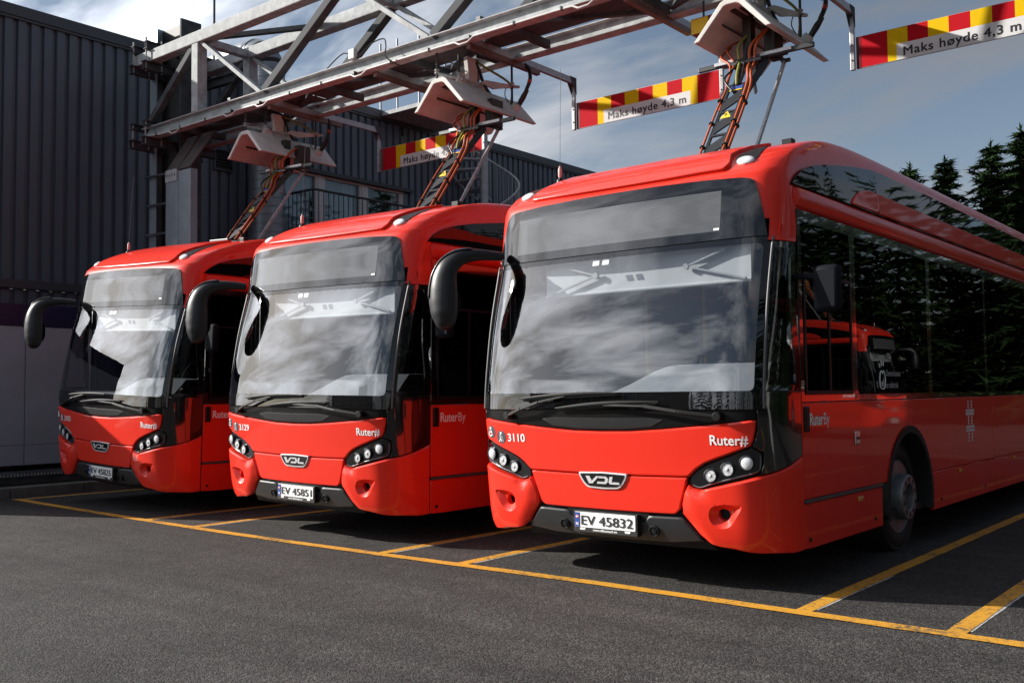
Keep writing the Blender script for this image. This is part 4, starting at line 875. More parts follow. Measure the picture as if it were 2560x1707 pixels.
    lp = [(2.045, 1.405), (1.99, 1.42), (1.975, 1.48), (1.99, 1.535), (2.02, 1.55), (2.04, 1.53), (2.06, 1.55), (2.085, 1.535), (2.10, 1.48), (2.085, 1.42), (2.045, 1.405)]
    lg = MB().tube(smooth_pts([sd(a, b, 0) for a, b in lp], 4), .005, 4)
    for a, b, c, d in ((1.985, 1.575, 1.965, 1.61), (2.02, 1.59, 2.015, 1.635), (2.06, 1.59, 2.065, 1.625)): lg.tube([sd(a, b, 0), sd(c, d, 0)], .005, 4)
    lg.build('electric_logo', WHT, B)
    text('electric_logo', 'el', .085, WHT, B, sd, 2.04, 1.43, align='c', bold=.001)
    hs = MB(); R = lambda y_, yy, z_, zz: hs.add([(SX+.0025, y_, z_), (SX+.0025, yy, z_), (SX+.0025, yy, zz), (SX+.0025, y_, zz)], [(0, 1, 2, 3)])
    for yc in (4.46, 4.575):
        for (za_, zb_, n_) in ((1.205, 1.287, 3), (1.045, 1.135, 3), (.878, .972, 3)):
            for k in range(n_):
                h_ = (zb_-za_)/n_; R(yc-.02, yc+.02, za_+k*h_+.005, za_+(k+1)*h_-.005)
    for zc in (1.185, 1.153, 1.026, .992):
        for k in range(13): R(4.37+k*.023, 4.387+k*.023, zc-.013, zc+.013)
    hs.build('hash_emblem', WHT, B, fix=False)
    # ---- decals on the front
    fm = lambda a, b, c: fskin(a, b, .0025+c)
    text('front_name', 'Ruter#', .092, WHT, B, fm, .848, 1.054, width=.255, bold=.0016)
    for u, v in ((-1.062, 1.109), (-.945, 1.072)):
        panel('access_disc', circ(u, v, .049, 28), fskin, DGR, B, off=.0015, bevel=0, depth=.001, res=.1, grid=False)
    wf = lambda P: [fskin(-1.062+a*.1, 1.109+b*.1, .004) for a, b in P]
    wc = MB().tube(wf([(-.05, .2), (-.04, -.02), (.14, -.05), (.2, -.25), (.27, -.24)]), .0055, 5).tube(wf([(-.05, .1), (.12, .08)]), .004, 5)
    wc.tube(wf([(-.06+.19*math.cos(t), -.12+.19*math.sin(t)) for t in np.linspace(2.0, 5.9, 14)]), .0045, 5).lathe([(.009, 0), (0, .001)], fskin(-1.067, 1.139, .003), (0, -1, 0), 12)
    wc.build('wheelchair_symbol', WHT, B)
    bf = lambda P: [fskin(-.945+a*.1, 1.072+b*.1, .004) for a, b in P]
    bl = MB().tube(bf([(-.02, .2), (-.03, -.05)]), .009, 6).tube(bf([(-.03, -.05), (-.09, -.2), (-.17, -.34)]), .0055, 5).tube(bf([(-.02, -.05), (.05, -.2), (.08, -.36)]), .0055, 5).tube(bf([(0, .18), (.12, .02), (.16, .0)]), .004, 5).tube(bf([(.16, .02), (.26, -.36)]), .0025, 4)
    bl.lathe([(.009, 0), (0, .001)], fskin(-.947, 1.103, .003), (0, -1, 0), 12); bl.build('blind_symbol', WHT, B)
    return B
def make_wheel(B, sg, wy):
    c = Vector((sg*1.17, wy, .50)); d = Vector((sg, 0, 0)); front = wy < 5
    w = MB().lathe([(.30, -.27), (.44, -.27), (.472, -.24), (.478, -.2), (.478, -.07), (.468, -.03), (.455, -.012), (.44, -.006), (.425, -.012), (.40, .0), (.36, .003), (.33, -.002), (.312, -.014), (.297, -.03), (.297, -.27)], c, d, 56).build('wheel', RUB, B, 30)
    if front: pr = [(.306, -.014), (.300, -.008), (.294, -.016), (.288, -.05), (.272, -.075), (.262, -.15), (.235, -.165), (.205, -.15), (.196, -.05), (.19, .06), (.184, .078), (.178, .083), (.118, .083), (.112, .078), (.108, .0), (.06, -.01), (0, -.01)]
    else: pr = [(.303, -.012), (.298, -.006), (.288, -.03), (.26, -.10), (.19, -.15), (.16, -.14), (.15, -.05), (.06, -.04), (0, -.04)]
    MB().lathe(pr, c, d, 56).build('rim', ALUW, w, 30)
    if front:
        for k in range(10):
            t = 2*math.pi*(k+.5)/10; p = c+d*.0835+Vector((0, math.cos(t), math.sin(t)))*.148
            MB().lathe([(.021, -.004), (.021, .0012), (.012, .001), (0, .0008)], p, d, 12).build('bolt_hole', TXT, w, 40)
            p = c+d*-.158+Vector((0, math.cos(t), math.sin(t)))*.235
            MB().lathe([(.022, -.004), (.022, .002), (0, .001)], p, d, 10).build('vent_hole', TXT, w, 40)
    MB().lathe([(.104, .002), (.1, .004), (0, .004)] if front else [(.104, -.028), (.1, -.026), (0, -.026)], c, d, 24).build('hub', TXT if front else ALUW, w, 40)
def ear(B):
    P = [(-1.08, .14, 2.50), (-1.16, -.02, 2.505), (-1.245, -.15, 2.485), (-1.315, -.215, 2.42), (-1.355, -.235, 2.33), (-1.365, -.24, 2.24), (-1.365, -.24, 2.14), (-1.355, -.24, 2.04), (-1.34, -.24, 1.955), (-1.33, -.24, 1.915)]
    RX = [.035, .045, .06, .085, .105, .118, .122, .112, .08, .035]; RY = [.05, .055, .06, .075, .09, .1, .105, .1, .075, .03]
    P = smooth_pts(P, 4); n = len(P); RX = np.interp(np.linspace(0, 9, n), range(10), RX); RY = np.interp(np.linspace(0, 9, n), range(10), RY)
    m = MB(); K = 16
    for i, p in enumerate(P):
        d = (P[min(i+1, n-1)]-P[max(i-1, 0)]).normalized(); a = Vector((0, 1, 0))-d*d.y; a.normalize(); b = d.cross(a)
        for k in range(K):
            t = 2*math.pi*k/K; m.v.append(tuple(p+b*math.cos(t)*RX[i]+a*math.sin(t)*RY[i]))
    m.f = [(i*K+k, i*K+(k+1) % K, (i+1)*K+(k+1) % K, (i+1)*K+k) for i in range(n-1) for k in range(K)]+[tuple(range(K)), tuple(range((n-1)*K, n*K))]
    e = m.build('ear_mirror', PLB, B, 60)
    # outer shell over the upper half
    m2 = MB(); i0, i1 = 6, 24
    idx = range(i0, i1)
    for i in idx:
        p = P[i]; d = (P[i+1]-P[i-1]).normalized(); a = Vector((0, 1, 0))-d*d.y; a.normalize(); b = d.cross(a)
        for k in range(-5, 6):
            t = math.pi*(1 if b.x > 0 else 0)+k*.21; sgn = 1
            m2.v.append(tuple(p+b*math.cos(t)*(RX[i]+.010)+a*math.sin(t)*(RY[i]+.010)))
    n2 = len(idx); m2.f = [(i*11+k, i*11+k+1, (i+1)*11+k+1, (i+1)*11+k) for i in range(n2-1) for k in range(10)]
    o = m2.build('mirror_shell', BLKM, e, 60); so = o.modifiers.new('s', 'SOLIDIFY'); so.thickness = .008
    MB().lathe([(.085, 0), (.08, .006), (0, .007)], (-1.352, -.14, 2.12), (0, 1, 0), 20, sq=1.4).build('mirror_glass', CHR, e, 40)
WIPM = mat('wiper_black', (.008, .008, .008), .55, spec=.2)
ALUW = mat('wheel_grey', (.22, .225, .24), .4, metal=.5, noise=.15, nscale=8)
BLKM = mat('mirror_shell_black', (.02, .02, .022), .28, bump=.05, bscale=200)
# destination display: grey panel with fine rows of dots
LEDM = mat('led_matrix', (.10, .105, .11), .0, spec=.75)
def _led():
    t = LEDM.node_tree; p = t.nodes['Principled BSDF']; c = t.nodes.new('ShaderNodeTexCoord'); s = t.nodes.new('ShaderNodeSeparateXYZ'); t.links.new(c.outputs['Object'], s.inputs[0])
    def wave(sock, f):
        m = t.nodes.new('ShaderNodeMath'); m.operation = 'MULTIPLY'; m.inputs[1].default_value = f; t.links.new(sock, m.inputs[0])
        n = t.nodes.new('ShaderNodeMath'); n.operation = 'SINE'; t.links.new(m.outputs[0], n.inputs[0]); return n
    a = wave(s.outputs['Z'], 2*math.pi/.0175); b = wave(s.outputs['X'], 2*math.pi/.013)
    r = t.nodes.new('ShaderNodeMapRange'); r.inputs[1].default_value = -1; r.inputs[2].default_value = 1; r.inputs[3].default_value = .86; r.inputs[4].default_value = 1.12; t.links.new(a.outputs[0], r.inputs[0])
    m = t.nodes.new('ShaderNodeMix'); m.data_type = 'RGBA'; m.blend_type = 'MULTIPLY'; m.inputs['Factor'].default_value = 1; m.inputs['A'].default_value = (.085, .088, .092, 1)
    t.links.new(r.outputs[0], m.inputs['B']); t.links.new(m.outputs['Result'], p.inputs['Base Color'])
_led()

BUSES = [((0, 0, 0), 0, '3110', 'EV 45832'), ((-3.569, .107, .016), .020, '3129', 'EV 45851'), ((-7.157, .119, .061), .046, '3103', 'EV 45825'), ((7.95, 22.4, .03), 0, '3117', 'EV 45838')]
LBL = ['red city bus nearest the camera, numbered 3110, whole side in view', 'red city bus numbered 3129 in the middle of the row', 'red city bus numbered 3103 at the far left beside the grey cabinets', 'red city bus across the yard, seen only mirrored in the nearest bus windows']
proto = make_bus()
index_kids()
buses = [proto]+[copy_tree(proto) for _ in range(3)]
for B, (loc, rl, num, plate), lb in zip(buses, BUSES, LBL):
    B.location = loc; B.rotation_euler = (0, rl, .004 if loc[0] < -1 else (-math.pi/2 if loc[0] > 5 else 0)); tag(B, lb, 'bus', 'red electric buses parked in a row')
    text('fleet_number', num, .085, WHT, B, lambda a, b, c: fskin(a, b, .0025+c), -.872, 1.042, width=.178, bold=.0013)
    pf = [c for c in bpy.data.objects if c.parent == B and c.name.startswith('number_plate')][0]
    text('plate_number', plate, .094, TXT, pf, lambda a, b, c: Vector((a, -.045-.0150-c, b)), -.198, .461, width=.435, bold=.0009)
# ================================================================== charging gantry
YF, YR, ZL, ZU = 2.17, 3.05, 5.385, 6.545
gt = empty('charging_gantry', (-9.6, 2.6, 0)); tag(gt, 'galvanised steel lattice gantry spanning above the buses', 'gantry')
def gp(o): o.parent = gt; o.matrix_parent_inverse = Matrix.Translation((9.6, -2.6, 0)); return o
X0, X1 = -10.0, 9.5
for y, m in ((YF, GALV), (YR, GALV)):
    gp(MB().bar((X0+.02, y, ZU), (X1, y, ZU), .17, .17).build('upper_chord', m, None, bevel=.012))
    gp(MB().ibeam((X0+.25, y, ZL), (X1, y, ZL), .15, .165, .012, .01).build('lower_chord', m, None))
    gp(MB().bar((-8.36, y, 5.47), (-8.36, y, 6.46), .16, .16, upv=(0, 1, 0)).build('post', m, None, bevel=.012))
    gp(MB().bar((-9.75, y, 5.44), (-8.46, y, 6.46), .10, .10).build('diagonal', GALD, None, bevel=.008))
    gp(MB().bar((-8.27, y, 6.47), (-6.9, y, 5.47), .09, .055).build('diagonal', m, None, bevel=.006))
    x = -6.82
    while x < 9:
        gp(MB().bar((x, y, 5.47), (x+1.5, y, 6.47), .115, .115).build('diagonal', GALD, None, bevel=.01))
        gp(MB().bar((x+1.62, y, 6.47), (x+3.03, y, 5.47), .09, .06).build('diagonal', m, None, bevel=.006)); x += 3.1
for x in [-8.36]+[-5.27+3.1*k for k in range(5)]: gp(MB().bar((x, YF+.09, ZU-.02), (x, YR-.09, ZU-.02), .12, .11).build('cross_member', GALV, None, bevel=.008))
x = -8.3; s = 1
while x < 8:
    a, b = (YF+.09, YR-.09) if s > 0 else (YR-.09, YF+.09)
    gp(MB().bar((x, a, ZU+.02), (x+1.5, b, ZU+.02), .07, .07).build('wind_brace', GALD, None, bevel=.006)); x += 1.55; s = -s
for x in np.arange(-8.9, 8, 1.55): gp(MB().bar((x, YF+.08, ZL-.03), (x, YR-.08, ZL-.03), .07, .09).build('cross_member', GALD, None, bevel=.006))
x = -8.85; s = 1
while x < 8:
    a, b = (YF+.08, YR-.08) if s > 0 else (YR-.08, YF+.08)
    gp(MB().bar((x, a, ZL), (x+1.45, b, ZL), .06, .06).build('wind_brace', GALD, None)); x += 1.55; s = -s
# cable tray with perforated sides
for k in range(6):
    a = -9.3+k*3.0; t = MB().box(a, a+2.98, 2.44, 2.445, 5.40, 5.50).box(a, a+2.98, 2.78, 2.785, 5.40, 5.50)
    gp(t.build('cable_tray_side', GALV, None)); gp(MB().box(a, a+2.98, 2.445, 2.78, 5.40, 5.404).build('cable_tray_floor', GALD, None))
    h = MB()
    for i in range(14): h.box(a+.1+i*.2, a+.16+i*.2, 2.4385, 2.4395, 5.44, 5.455)
    gp(h.build('tray_slots', TXT, None))
    gp(MB().tube([(a, 2.5+.05*math.sin(k), 5.42), (a+1.5, 2.55, 5.425), (a+2.98, 2.5+.05*math.sin(k+1), 5.42)], .02, 6).tube([(a, 2.62, 5.42), (a+1.5, 2.6, 5.425), (a+2.98, 2.62, 5.42)], .02, 6).build('tray_cable', BKC, None, 60))
# conduit below the front chord, bent round the hanger arms
cp_ = [(X0+.3, 2.08, 5.335)]
for xa in (-8.85, -7.5, -6.8, -4.9, -3.2, -1.6, .36): cp_ += [(xa-.35, 2.075, 5.29), (xa-.12, 2.07, 5.285), (xa-.04, 2.06, 5.24), (xa+.08, 2.06, 5.24), (xa+.16, 2.07, 5.29)]
cp_ += [(4, 2.075, 5.29)]
gp(MB().tube(cp_, .013, 7).build('conduit', CABLEW, None, 60))
for x in np.arange(-9.3, 4, .62): gp(MB().box(x, x+.012, 2.05, 2.10, 5.275, 5.315).build('cable_clip', TXT, None))
w_ = smooth_pts([(-5.5, 2.10, 5.47), (-5.2, 2.11, 5.60), (-4.95, 2.1, 5.49), (-4.7, 2.1, 5.60), (-4.5, 2.12, 5.62), (-4.42, 2.08, 5.5), (-4.3, 2.0, 5.3), (-4.0, 2.3, 5.1)], 5)
gp(MB().tube(w_, .008, 5).build('loose_wire', BKC, None)); gp(MB().box(-5.06, -4.96, 2.06, 2.12, 5.48, 5.6).build('junction_box', mat('box_white', (.6, .6, .58), .5), None, bevel=.008))
for x in (-7.55, -3.0): gp(MB().box(x-.03, x+.03, 2.1, 2.2, 5.468, 5.51).build('clamp', TXT, None))
# column group on the left
ZINC = mat('duct_zinc', (.30, .34, .38), .42, metal=.4, noise=.15, nscale=3)
gp(MB().box(-10.03, -9.995, 2.40, 2.80, .2, 7.18).box(-9.995, -9.82, 2.385, 2.40, .2, 7.18).build('column_flange', ZINC, None))
gp(MB().box(-9.99, -9.30, 2.585, 2.605, .2, 7.15).build('column_web', mat('column_dark', (.035, .033, .032), .6, noise=.3), None))  # near-black colour carries the shade inside the column's recess
gp(MB().box(-9.30, -9.265, 2.45, 2.80, .2, 7.16).build('column_flange', GALD, None))
for z in (3.0, 3.45, 3.9, 4.35, 4.8): gp(MB().bar((-10.06, 2.34, z), (-9.46, 2.34, z-.02), .03, .03).build('ladder_bracket', GALD, None))
gp(MB().box(-9.42, -9.10, 2.30, 2.42, .3, 4.78).build('cable_duct', ZINC, None, bevel=.006))
gp(MB().box(-9.085, -8.77, 2.30, 2.42, .3, 4.76).build('cable_duct', MATS['duct_zinc'], None, bevel=.006))
gp(MB().box(-9.41, -9.11, 2.285, 2.30, 4.62, 4.80).build('duct_cap', GALV, None))
for k in range(4): gp(MB().box(-9.37+k*.065, -9.355+k*.065, 2.282, 2.2845, 4.69, 4.74).build('duct_slot', TXT, None))
sh = MB().add([(-9.42, 2.29, 4.78), (-9.11, 2.29, 4.78), (-8.85, 2.5, 5.3), (-9.16, 2.5, 5.3)], [(0, 1, 2, 3)]).add([(-9.085, 2.29, 4.78), (-8.77, 2.29, 4.78), (-8.45, 2.5, 5.3), (-8.78, 2.5, 5.3)], [(0, 1, 2, 3)])
o = gp(sh.build('duct_ramp', mat('duct_brown', (.09, .075, .07), .5, noise=.2), None, fix=False)); q = o.modifiers.new('s', 'SOLIDIFY'); q.thickness = .02
for x in (-9.9, -9.55):
    for z in (6.385, 5.24): gp(MB().ibeam((x, 1.98, z), (x, 3.25, z), .1, .13, .012, .01).build('bracket_beam', GALD, None))
    gp(MB().ibeam((x, 2.02, 6.70), (x, 3.2, 6.70), .1, .12, .012, .01).build('bracket_beam', GALD, None))
    for y in (2.04, 2.30): gp(MB().tube([(x, y, 6.3), (x, y, 6.82)], .012, 6).tube([(x, y, 5.2), (x, y, 5.55)], .012, 6).build('clamp_bolt', GALV, None))
    gp(MB().ibeam((x, 2.0, 5.51), (x, 3.2, 5.51), .1, .09, .012, .01).build('bracket_beam', GALD, None))
gp(MB().ibeam((-10.05, 3.0, 6.30), (-8.7, 3.0, 6.25), .1, .14, .012, .01).build('bracket_beam', GALD, None))
gp(MB().ibeam((9.2, 2.6, .0), (9.2, 2.6, 6.9), .42, .6, .025, .02, upv=(1, 0, 0)).build('column', GALV, None))

# ================================================================== charging hoods
def make_hood(hx, zt, label):
    h = empty('charging_hood', (hx, 2.75, zt)); tag(h, label, 'charging hood', 'contact hoods hung from the gantry')
    t = .035; ou = [(-.385, 0), (-.11, .31), (-.07, .33), (.07, .33), (.11, .31), (.385, 0)]; inn = [(.325, .0), (.075, .268), (.045, .278), (-.045, .278), (-.075, .268), (-.325, .0)]
    P = ou+inn; n = len(P); m = MB(); ys = (-.65, -.60, .60, .66)
    for y in ys: m.v += [(a, y, b) for a, b in P]
    m.f = [(j*n+i, j*n+(i+1) % n, (j+1)*n+(i+1) % n, (j+1)*n+i) for j in range(3) for i in range(n)]
    for j in (0, 3): m.f += [tuple(j*n+k for k in q) for q in ((0, 1, 10, 11), (1, 2, 9, 10), (2, 3, 8, 9), (3, 4, 7, 8), (4, 5, 6, 7))]
    sh = m.build('shell', GRP, h, 30, bevel=.008)
    m = MB()
    for s in (1, -1): m.box(min(s*.02, s*.075), max(s*.02, s*.075), -.52, .58, .262, .292)
    m.build('contact_rail', mat('contact_brown', (.03, .024, .02), .4), h)
    for s in (1, -1): MB().bar((s*.17, -.5, .175), (s*.17, .55, .175), .012, .07, upv=(s*.66, 0, .75)).build('contact_rail', MATS['contact_brown'], h)
    # lugs on the ridge
    for y in (-.30, .02):
        MB().prism([(-.09, .30), (.10, .30), (.06, .37), (.02, .43), (-.03, .43), (-.06, .37)], lambda a, b, y=y: Vector((a*.3+.02, y+a, b)), lambda a, b, y=y: Vector((a*.3+.045, y+a, b))).build('lug', GRP, h, bevel=.004)
        MB().lathe([(.02, -.02), (.02, .05)], (.02, y, .39), (1, 0, 0), 10).build('lug_bolt', GALV, h)
    MB().bar((0, -.18, .345), (0, -.02, .36), .10, .06).build('swivel', GALV, h, bevel=.01)
    top = 5.32-zt
    MB().prism([(-.1, .40), (.04, .38), (.10, .48), (.0, top), (-.14, top)], lambda a, b: Vector((-.03, a-.05, b)), lambda a, b: Vector((.03, a-.05, b))).build('hanger_plate', GRP, h, bevel=.005)
    hr = MB()
    for (x, y, z0_, z1_) in ((-.14, -.52, .36, top), (-.02, -.28, .30, top), (.20, .42, .15, top), (.02, .0, .36, top)): hr.tube([(x, y, z0_), (x, y, z1_)], .014, 8)
    hr.build('threaded_rod', GALD, h, 60)
    nb = MB()
    for (x, y) in ((-.14, -.52), (-.02, -.28), (.20, .42)): nb.lathe([(.03, 0), (.03, .012), (.018, .014), (.018, .03), (.03, .032), (.03, .044)], (x, y, .44), (0, 0, 1), 10)
    nb.build('rod_nut', GALV, h, 30)
    MB().tube(smooth_pts([(-.14, -.52, .44), (-.10, -.42, .44), (.0, -.25, .41), (.03, -.05, .40)], 4), .018, 8).build('support_arm', GALV, h, 60)
    MB().prism([(.02, .42), (.2, .37), (.32, .40), (.55, .44), (.55, .47), (.3, .46), (.1, .46)], lambda a, b: Vector((.03+a*.32, a-.02, b)), lambda a, b: Vector((.06+a*.32, a-.02, b))).build('support_arm', GRP, h, bevel=.004)
    # cable socket and loop
    MB().lathe([(.055, 0), (.055, .05), (.045, .07), (.0, .07)], (.24, .42, .165), (.7, 0, .65), 14).build('socket', GRP, h, 30)
    MB().lathe([(.03, 0), (.034, .1), (.024, .2), (.0, .2)], (.29, .44, .21), (.55, .1, .8), 12).build('plug', BKC, h, 30)
    MB().tube(smooth_pts([(.38, .46, .36), (.43, .48, .50), (.41, .46, .64), (.30, .38, .70), (.15, .3, .70), (.05, .1, .74), (.02, .0, top+.05)], 6), .024, 8).build('power_cable', BKC, h, 60)
    MB().lathe([(.026, -.02), (.026, .02)], (.425, .475, .47), (.3, .1, 1), 10).build('cable_band', mat('band_red', (.5, .05, .03), .5), h)
    MB().tube(smooth_pts([(.0, -.05, top), (.06, .1, .62), (.17, .36, .50), (.19, .43, .40), (.18, .42, .2)], 6), .014, 6).build('earth_cable', YGC, h, 60)
    MB().tube(smooth_pts([(-.01, -.1, top), (.03, .0, .60), (.06, .08, .40), (.1, .2, .26)], 6), .02, 6).build('power_cable', BKC, h, 60)
    MB().tube(smooth_pts([(.18, .40, .22), (.13, .37, .34), (.17, .36, .45)], 5), .006, 5).build('sense_wire', BKC, h, 60)
    return h
make_hood(0.0, 4.595, 'grey roof-shaped charging hood above bus 3110, at the top right')
make_hood(-3.60, 4.625, 'grey roof-shaped charging hood above bus 3129, in the middle')
make_hood(-7.20, 4.66, 'grey roof-shaped charging hood above bus 3103, leftmost of the three')
# sensor box beside the hood over the nearest bus
sb = empty('charger_status_box', (-.62, 2.95, 5.0)); tag(sb, 'small charger box with a green lamp under the gantry beside the right hood', 'control box')
MB().box(-.22, .25, -.06, .10, .0, .16).build('case', mat('case_red', (.20, .03, .03), .5), sb, bevel=.008)
MB().box(-.21, -.02, -.065, -.06, .0, .15).build('yellow_plate', WLBL, sb)
MB().box(.0, .22, -.12, -.05, -.02, .06).build('lamp_case', mat('case_grey', (.3, .29, .27), .5), sb, bevel=.006)
gl = mat('green_led', (.0, .5, .1), .4); gl.node_tree.nodes['Principled BSDF'].inputs['Emission Color'].default_value = (.02, 1, .15, 1); gl.node_tree.nodes['Principled BSDF'].inputs['Emission Strength'].default_value = 1.5
MB().box(.12, .17, -.124, -.121, .005, .035).build('green_lamp', gl, sb)
MB().tube([(-.1, 0, .16), (-.1, 0, .34)], .012, 6).tube([(.15, 0, .16), (.15, 0, .34)], .012, 6).build('hanger', GALD, sb)

# ================================================================== height limit signs
def make_sign(x0, label):
    g = empty('height_sign', (x0, 4.22, 4.72)); tag(g, label, 'sign', 'height limit signs')
    bd = MB().box(0, 2.0, -.008, .008, 0, .335).build('board', ALU, g)
    xs_ = [0, .32, .52, .72, .915, 1.115, 1.31, 1.51, 1.71, 2.0]
    for i in range(9):
        a, b = xs_[i], xs_[i+1]; z0_ = .168 if 2 <= i <= 6 else 0.004
        if i in (1, 7):
            P = [(a, .004), (.41, .004), (.41, .168), (b, .168), (b, .332), (a, .332)] if i == 1 else [(a, .332), (a, .168), (1.62, .168), (1.62, .004), (b, .004), (b, .332)]
        else: P = [(a, z0_), (b, z0_), (b, .332), (a, .332)]
        MB().prism(P, lambda u, v: Vector((u, -.008, v)), lambda u, v: Vector((u, -.0095, v))).build('stripe', SRED if i % 2 == 0 else SYEL, bd)
    MB().prism([(.41, .004), (1.62, .004), (1.62, .168), (.41, .168)], lambda u, v: Vector((u, -.008, v)), lambda u, v: Vector((u, -.0105, v))).build('text_plate', SWHT, bd)
    text('lettering', 'Maks høyde 4,3 m', .128, TXT, bd, lambda a, b, c: Vector((a, -.0118-c, b)), .475, .038, width=1.085, bold=.0030, space=1.1)
    MB().box(.0, .05, -.011, -.0095, .004, .332).build('edge_strip', mat('sign_dark_red', (.12, .004, .008), .35), bd)  # narrow strip in a darker red along the left edge
    for x in (-.035, 2.025):
        MB().box(x-.022, x+.022, -.035, .005, -.008, .62).build('hanger_post', ALU, g, bevel=.004)
        b = MB()
        for z in (.09, .25, .56): b.lathe([(.009, 0), (.008, .006), (0, .007)], (x, -.035, z), (0, -1, 0), 8)
        b.build('bolt', TXT, g)
        MB().bar((x, -2.05, .615), (x, .0, .615), .045, .08).build('arm', ALU, g, bevel=.004)
        MB().prism([(-.03, .66), (-.03, .44), (-.17, .66)], lambda u, v, x=x: Vector((x-.026, u, v)), lambda u, v, x=x: Vector((x-.0225, u, v))).build('gusset', GALD, g)
        MB().prism([(.012, .66), (.012, .44), (-.13, .66)], lambda u, v, x=x: Vector((x+.0225, u, v)), lambda u, v, x=x: Vector((x+.026, u, v))).build('gusset', GALD, g)
        MB().bar((x, -2.02, .545), (x, -.75, .545), .06, .06).build('clamp_rail', mat('rail_redbrown', (.16, .09, .075), .45, metal=.3, noise=.2), g)  # red-brown colour holds the red light bounced up from the buses
    return g
make_sign(-6.76, 'red and yellow striped height limit sign behind the hood of bus 3129, leftmost')
make_sign(-3.196, 'red and yellow striped height limit sign left of the hood of bus 3110, middle one')
make_sign(.362, 'red and yellow striped height limit sign cut by the right picture edge')
# ================================================================== trees, far things
LEAF = mat('conifer_needles', (.016, .030, .010), .9, noise=.5, nscale=1.5, spec=.05)
LEAFY = mat('yellowing_leaves', (.10, .085, .02), .7, noise=.5, nscale=2)
def conifer_mesh(seed, Hh, Rr):
    r = random.Random(seed); vs = []; fs = []
    def card(p, d, l, w):
        s = d.cross(Vector((r.uniform(-1, 1), r.uniform(-1, 1), r.uniform(-1, 1))))
        if s.length < 1e-3: return
        s.normalize(); n = len(vs)
        vs.extend([tuple(p-d*l*.3), tuple(p+s*w), tuple(p+d*l), tuple(p-s*w)]); fs.append((n, n+1, n+2, n+3))
    z = Hh*.10
    while z < Hh*.985:
        f = 1-z/Hh; L = Rr*(f**.75)*r.uniform(.75, 1.1)+.12; nb = max(5, int(13*(f**.4)))
        for k in range(nb):
            az = 2*math.pi*(k+r.random()*.8)/nb; le = L*r.uniform(.45, 1.2); dv = Vector((math.cos(az), math.sin(az), r.uniform(-.5, .45)))
            if r.random() < .06: continue
            m = max(3, int(le/.15)); 
            for j in range(m):
                t = (j+.5)/m; p = Vector((0, 0, z))+dv*le*t+Vector((0, 0, -.18*le*t*t+.10*le*t**3))
                for q in range(11):
                    d = (dv*.5+Vector((r.uniform(-1, 1), r.uniform(-1, 1), r.uniform(-.7, .3)))).normalized()
                    card(p+Vector((r.uniform(-.1, .1), r.uniform(-.1, .1), r.uniform(-.08, .08))), d, r.uniform(.22, .48)*(.55+.45*f**.3), r.uniform(.025, .06))
        z += Hh*.015*r.uniform(.7, 1.3)
    for j in range(14): card(Vector((0, 0, Hh*(.96+.003*j))), Vector((r.uniform(-.6, .6), r.uniform(-.6, .6), 1)).normalized(), .3, .04)
    me = bpy.data.meshes.new('needles'); me.from_pydata(vs, [], fs); me.update(); me.materials.append(LEAF); return me
CM = [conifer_mesh(11, 14, 3.3), conifer_mesh(12, 15, 2.7), conifer_mesh(13, 16, 3.8)]
TR = []
for Hh in (14, 15, 16):
    me = MB().tube([(0, 0, -.3), (.05, 0, Hh*.3), (0, .04, Hh*.7), (0, 0, Hh*.97)], [.22, .17, .09, .02], 8).mesh('trunk'); me.materials.append(BARK); TR.append(me)
def conifer(x, y, hgt, k, label, rot=0):
    t = empty('conifer_tree', (x, y, 0)); t.rotation_euler = (0, 0, rot); s = hgt/(14, 15, 16)[k]; t.scale = (s*1.5, s*1.5, s); tag(t, label, 'tree', 'conifers beyond the yard')
    for nm, me in (('crown', CM[k]), ('trunk', TR[k])):
        o = bpy.data.objects.new(nm, me); COL.objects.link(o); o.parent = t
SEEN = [(-8.55, 34.8, 10.35, 0, 'pointed conifer just right of the front bus roof, second of the row'), (-7.45, 35.7, 10.6, 1, 'slim pointed conifer left of the two tall conifers'), (-5.95, 36.6, 11.15, 2, 'tall dark conifer at the right picture edge, left one of the pair'), (-5.05, 37.6, 11.8, 1, 'tallest dark conifer at the right picture edge'), (-9.9, 34.5, 10.2, 1, 'tip of a conifer barely rising above the front bus roof')]
for i, (x, y, h, k, lb) in enumerate(SEEN): conifer(x, y, h, k, lb, i*1.3)
# the wood around the yard: one mass, reduced needles
def wood(name, label, spots, seed):
    r = random.Random(seed); vs = []; fs = []
    for (x, y, hgt) in spots:
        Rr = hgt*r.uniform(.17, .26); z = hgt*.06
        while z < hgt*.98:
            f = 1-z/hgt; nb = max(4, int(11*f**.5))
            for k in range(nb):
                az = 2*math.pi*(k+r.random())/nb; le = (Rr*f**.8+.15)*r.uniform(.6, 1.15)
                for t in np.arange(.15, 1.01, .4/max(.4, le)):
                    p = Vector((x+math.cos(az)*le*t, y+math.sin(az)*le*t, z-.2*le*t*t))
                    for q in range(4):
                        d = Vector((math.cos(az)+r.uniform(-.8, .8), math.sin(az)+r.uniform(-.8, .8), r.uniform(-.6, .3))).normalized(); s_ = d.cross(Vector((r.uniform(-1, 1), r.uniform(-1, 1), r.uniform(-1, 1)))).normalized()
                        l = r.uniform(.35, .7); w = r.uniform(.05, .11); n = len(vs)
                        vs.extend([tuple(p-d*l*.4), tuple(p+s_*w), tuple(p+d*l), tuple(p-s_*w)]); fs.append((n, n+1, n+2, n+3))
            z += hgt*.035
    me = bpy.data.meshes.new(name); me.from_pydata(vs, [], fs); me.update(); o = link(name, me, LEAF); tag(o, label, 'wood', None, 'stuff'); return o
rr = random.Random(5)
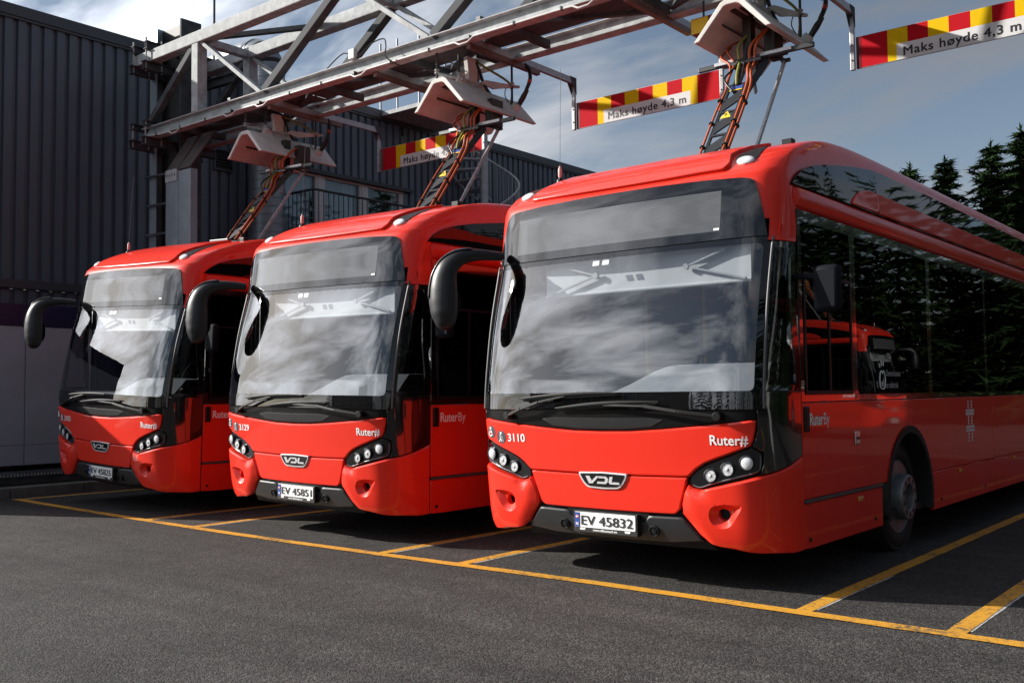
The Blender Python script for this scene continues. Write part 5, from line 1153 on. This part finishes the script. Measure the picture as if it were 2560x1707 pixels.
wood('woodland', 'dark conifer wood beyond the yard right of the picture', [(-3.0+i*1.8+rr.uniform(-.5, .5), 38+rr.uniform(-2, 4)-i*.3, rr.uniform(11.5, 15)) for i in range(26)]+[(0+i*2.1+rr.uniform(-.6, .6), 45+rr.uniform(-2, 2)-i*.3, rr.uniform(14, 18)) for i in range(26)], 1)
wood('woodland', 'dark conifer wood along the right side of the yard', [(22+rr.uniform(-2, 5), -16+i*1.8+rr.uniform(-.6, .6), rr.uniform(11.5, 16)) for i in range(32)], 2)

# ================================================================== behind the camera: what the windscreens mirror
hs = empty('warehouse', (-26, -40, 0)); tag(hs, 'ochre warehouse across the yard, seen only mirrored in the windscreens', 'building')
OCH = mat('ochre_render', (.20, .155, .08), .8, noise=.1, nscale=1)
MB().box(-9, 9, -6, 6, 0, 8.2).build('wall', OCH, hs); MB().box(-9.3, 9.3, -6.3, 6.3, 8.2, 8.6).build('roof', FLASH, hs)
MB().box(-3, 2.5, -2, 4, 8.6, 10.6).build('plant_room', OCH, hs)
for i in range(6):
    w = MB().box(-8+i*2.8, -6.4+i*2.8, 6.0, 6.05, 4.6, 6.4).build('window', WFR, hs); MB().box(-7.9+i*2.8, -6.5+i*2.8, 6.05, 6.06, 4.7, 6.3).build('pane', BLK, w)
for i in range(3): MB().box(-7.5+i*5.4, -4.0+i*5.4, 6.0, 6.04, 0, 3.4).build('gate', GALD, hs)
for i, (x, y) in enumerate(((-9, -26), (5, -30))):
    lp = empty('street_lamp', (x, y, 0)); tag(lp, ('street lamp across the yard left of the warehouse drive', 'street lamp behind the camera on the far kerb')[i], 'street lamp', 'lamps around the yard')
    MB().tube([(0, 0, 0), (0, 0, 7.5)], [.09, .05], 10).tube([(0, 0, 7.4), (.3, .3, 7.7), (1.0, 1.0, 7.8)], .04, 8).build('pole', GALD, lp, 60); MB().box(.75, 1.35, .75, 1.25, 7.74, 7.86).build('lamp_head', GALD, lp, bevel=.02)
wood('woodland', 'conifer skyline behind the camera', [(-62+i*4.6, -62-8*math.sin(i), 12+3*math.sin(i*2.3)) for i in range(24)], 3)
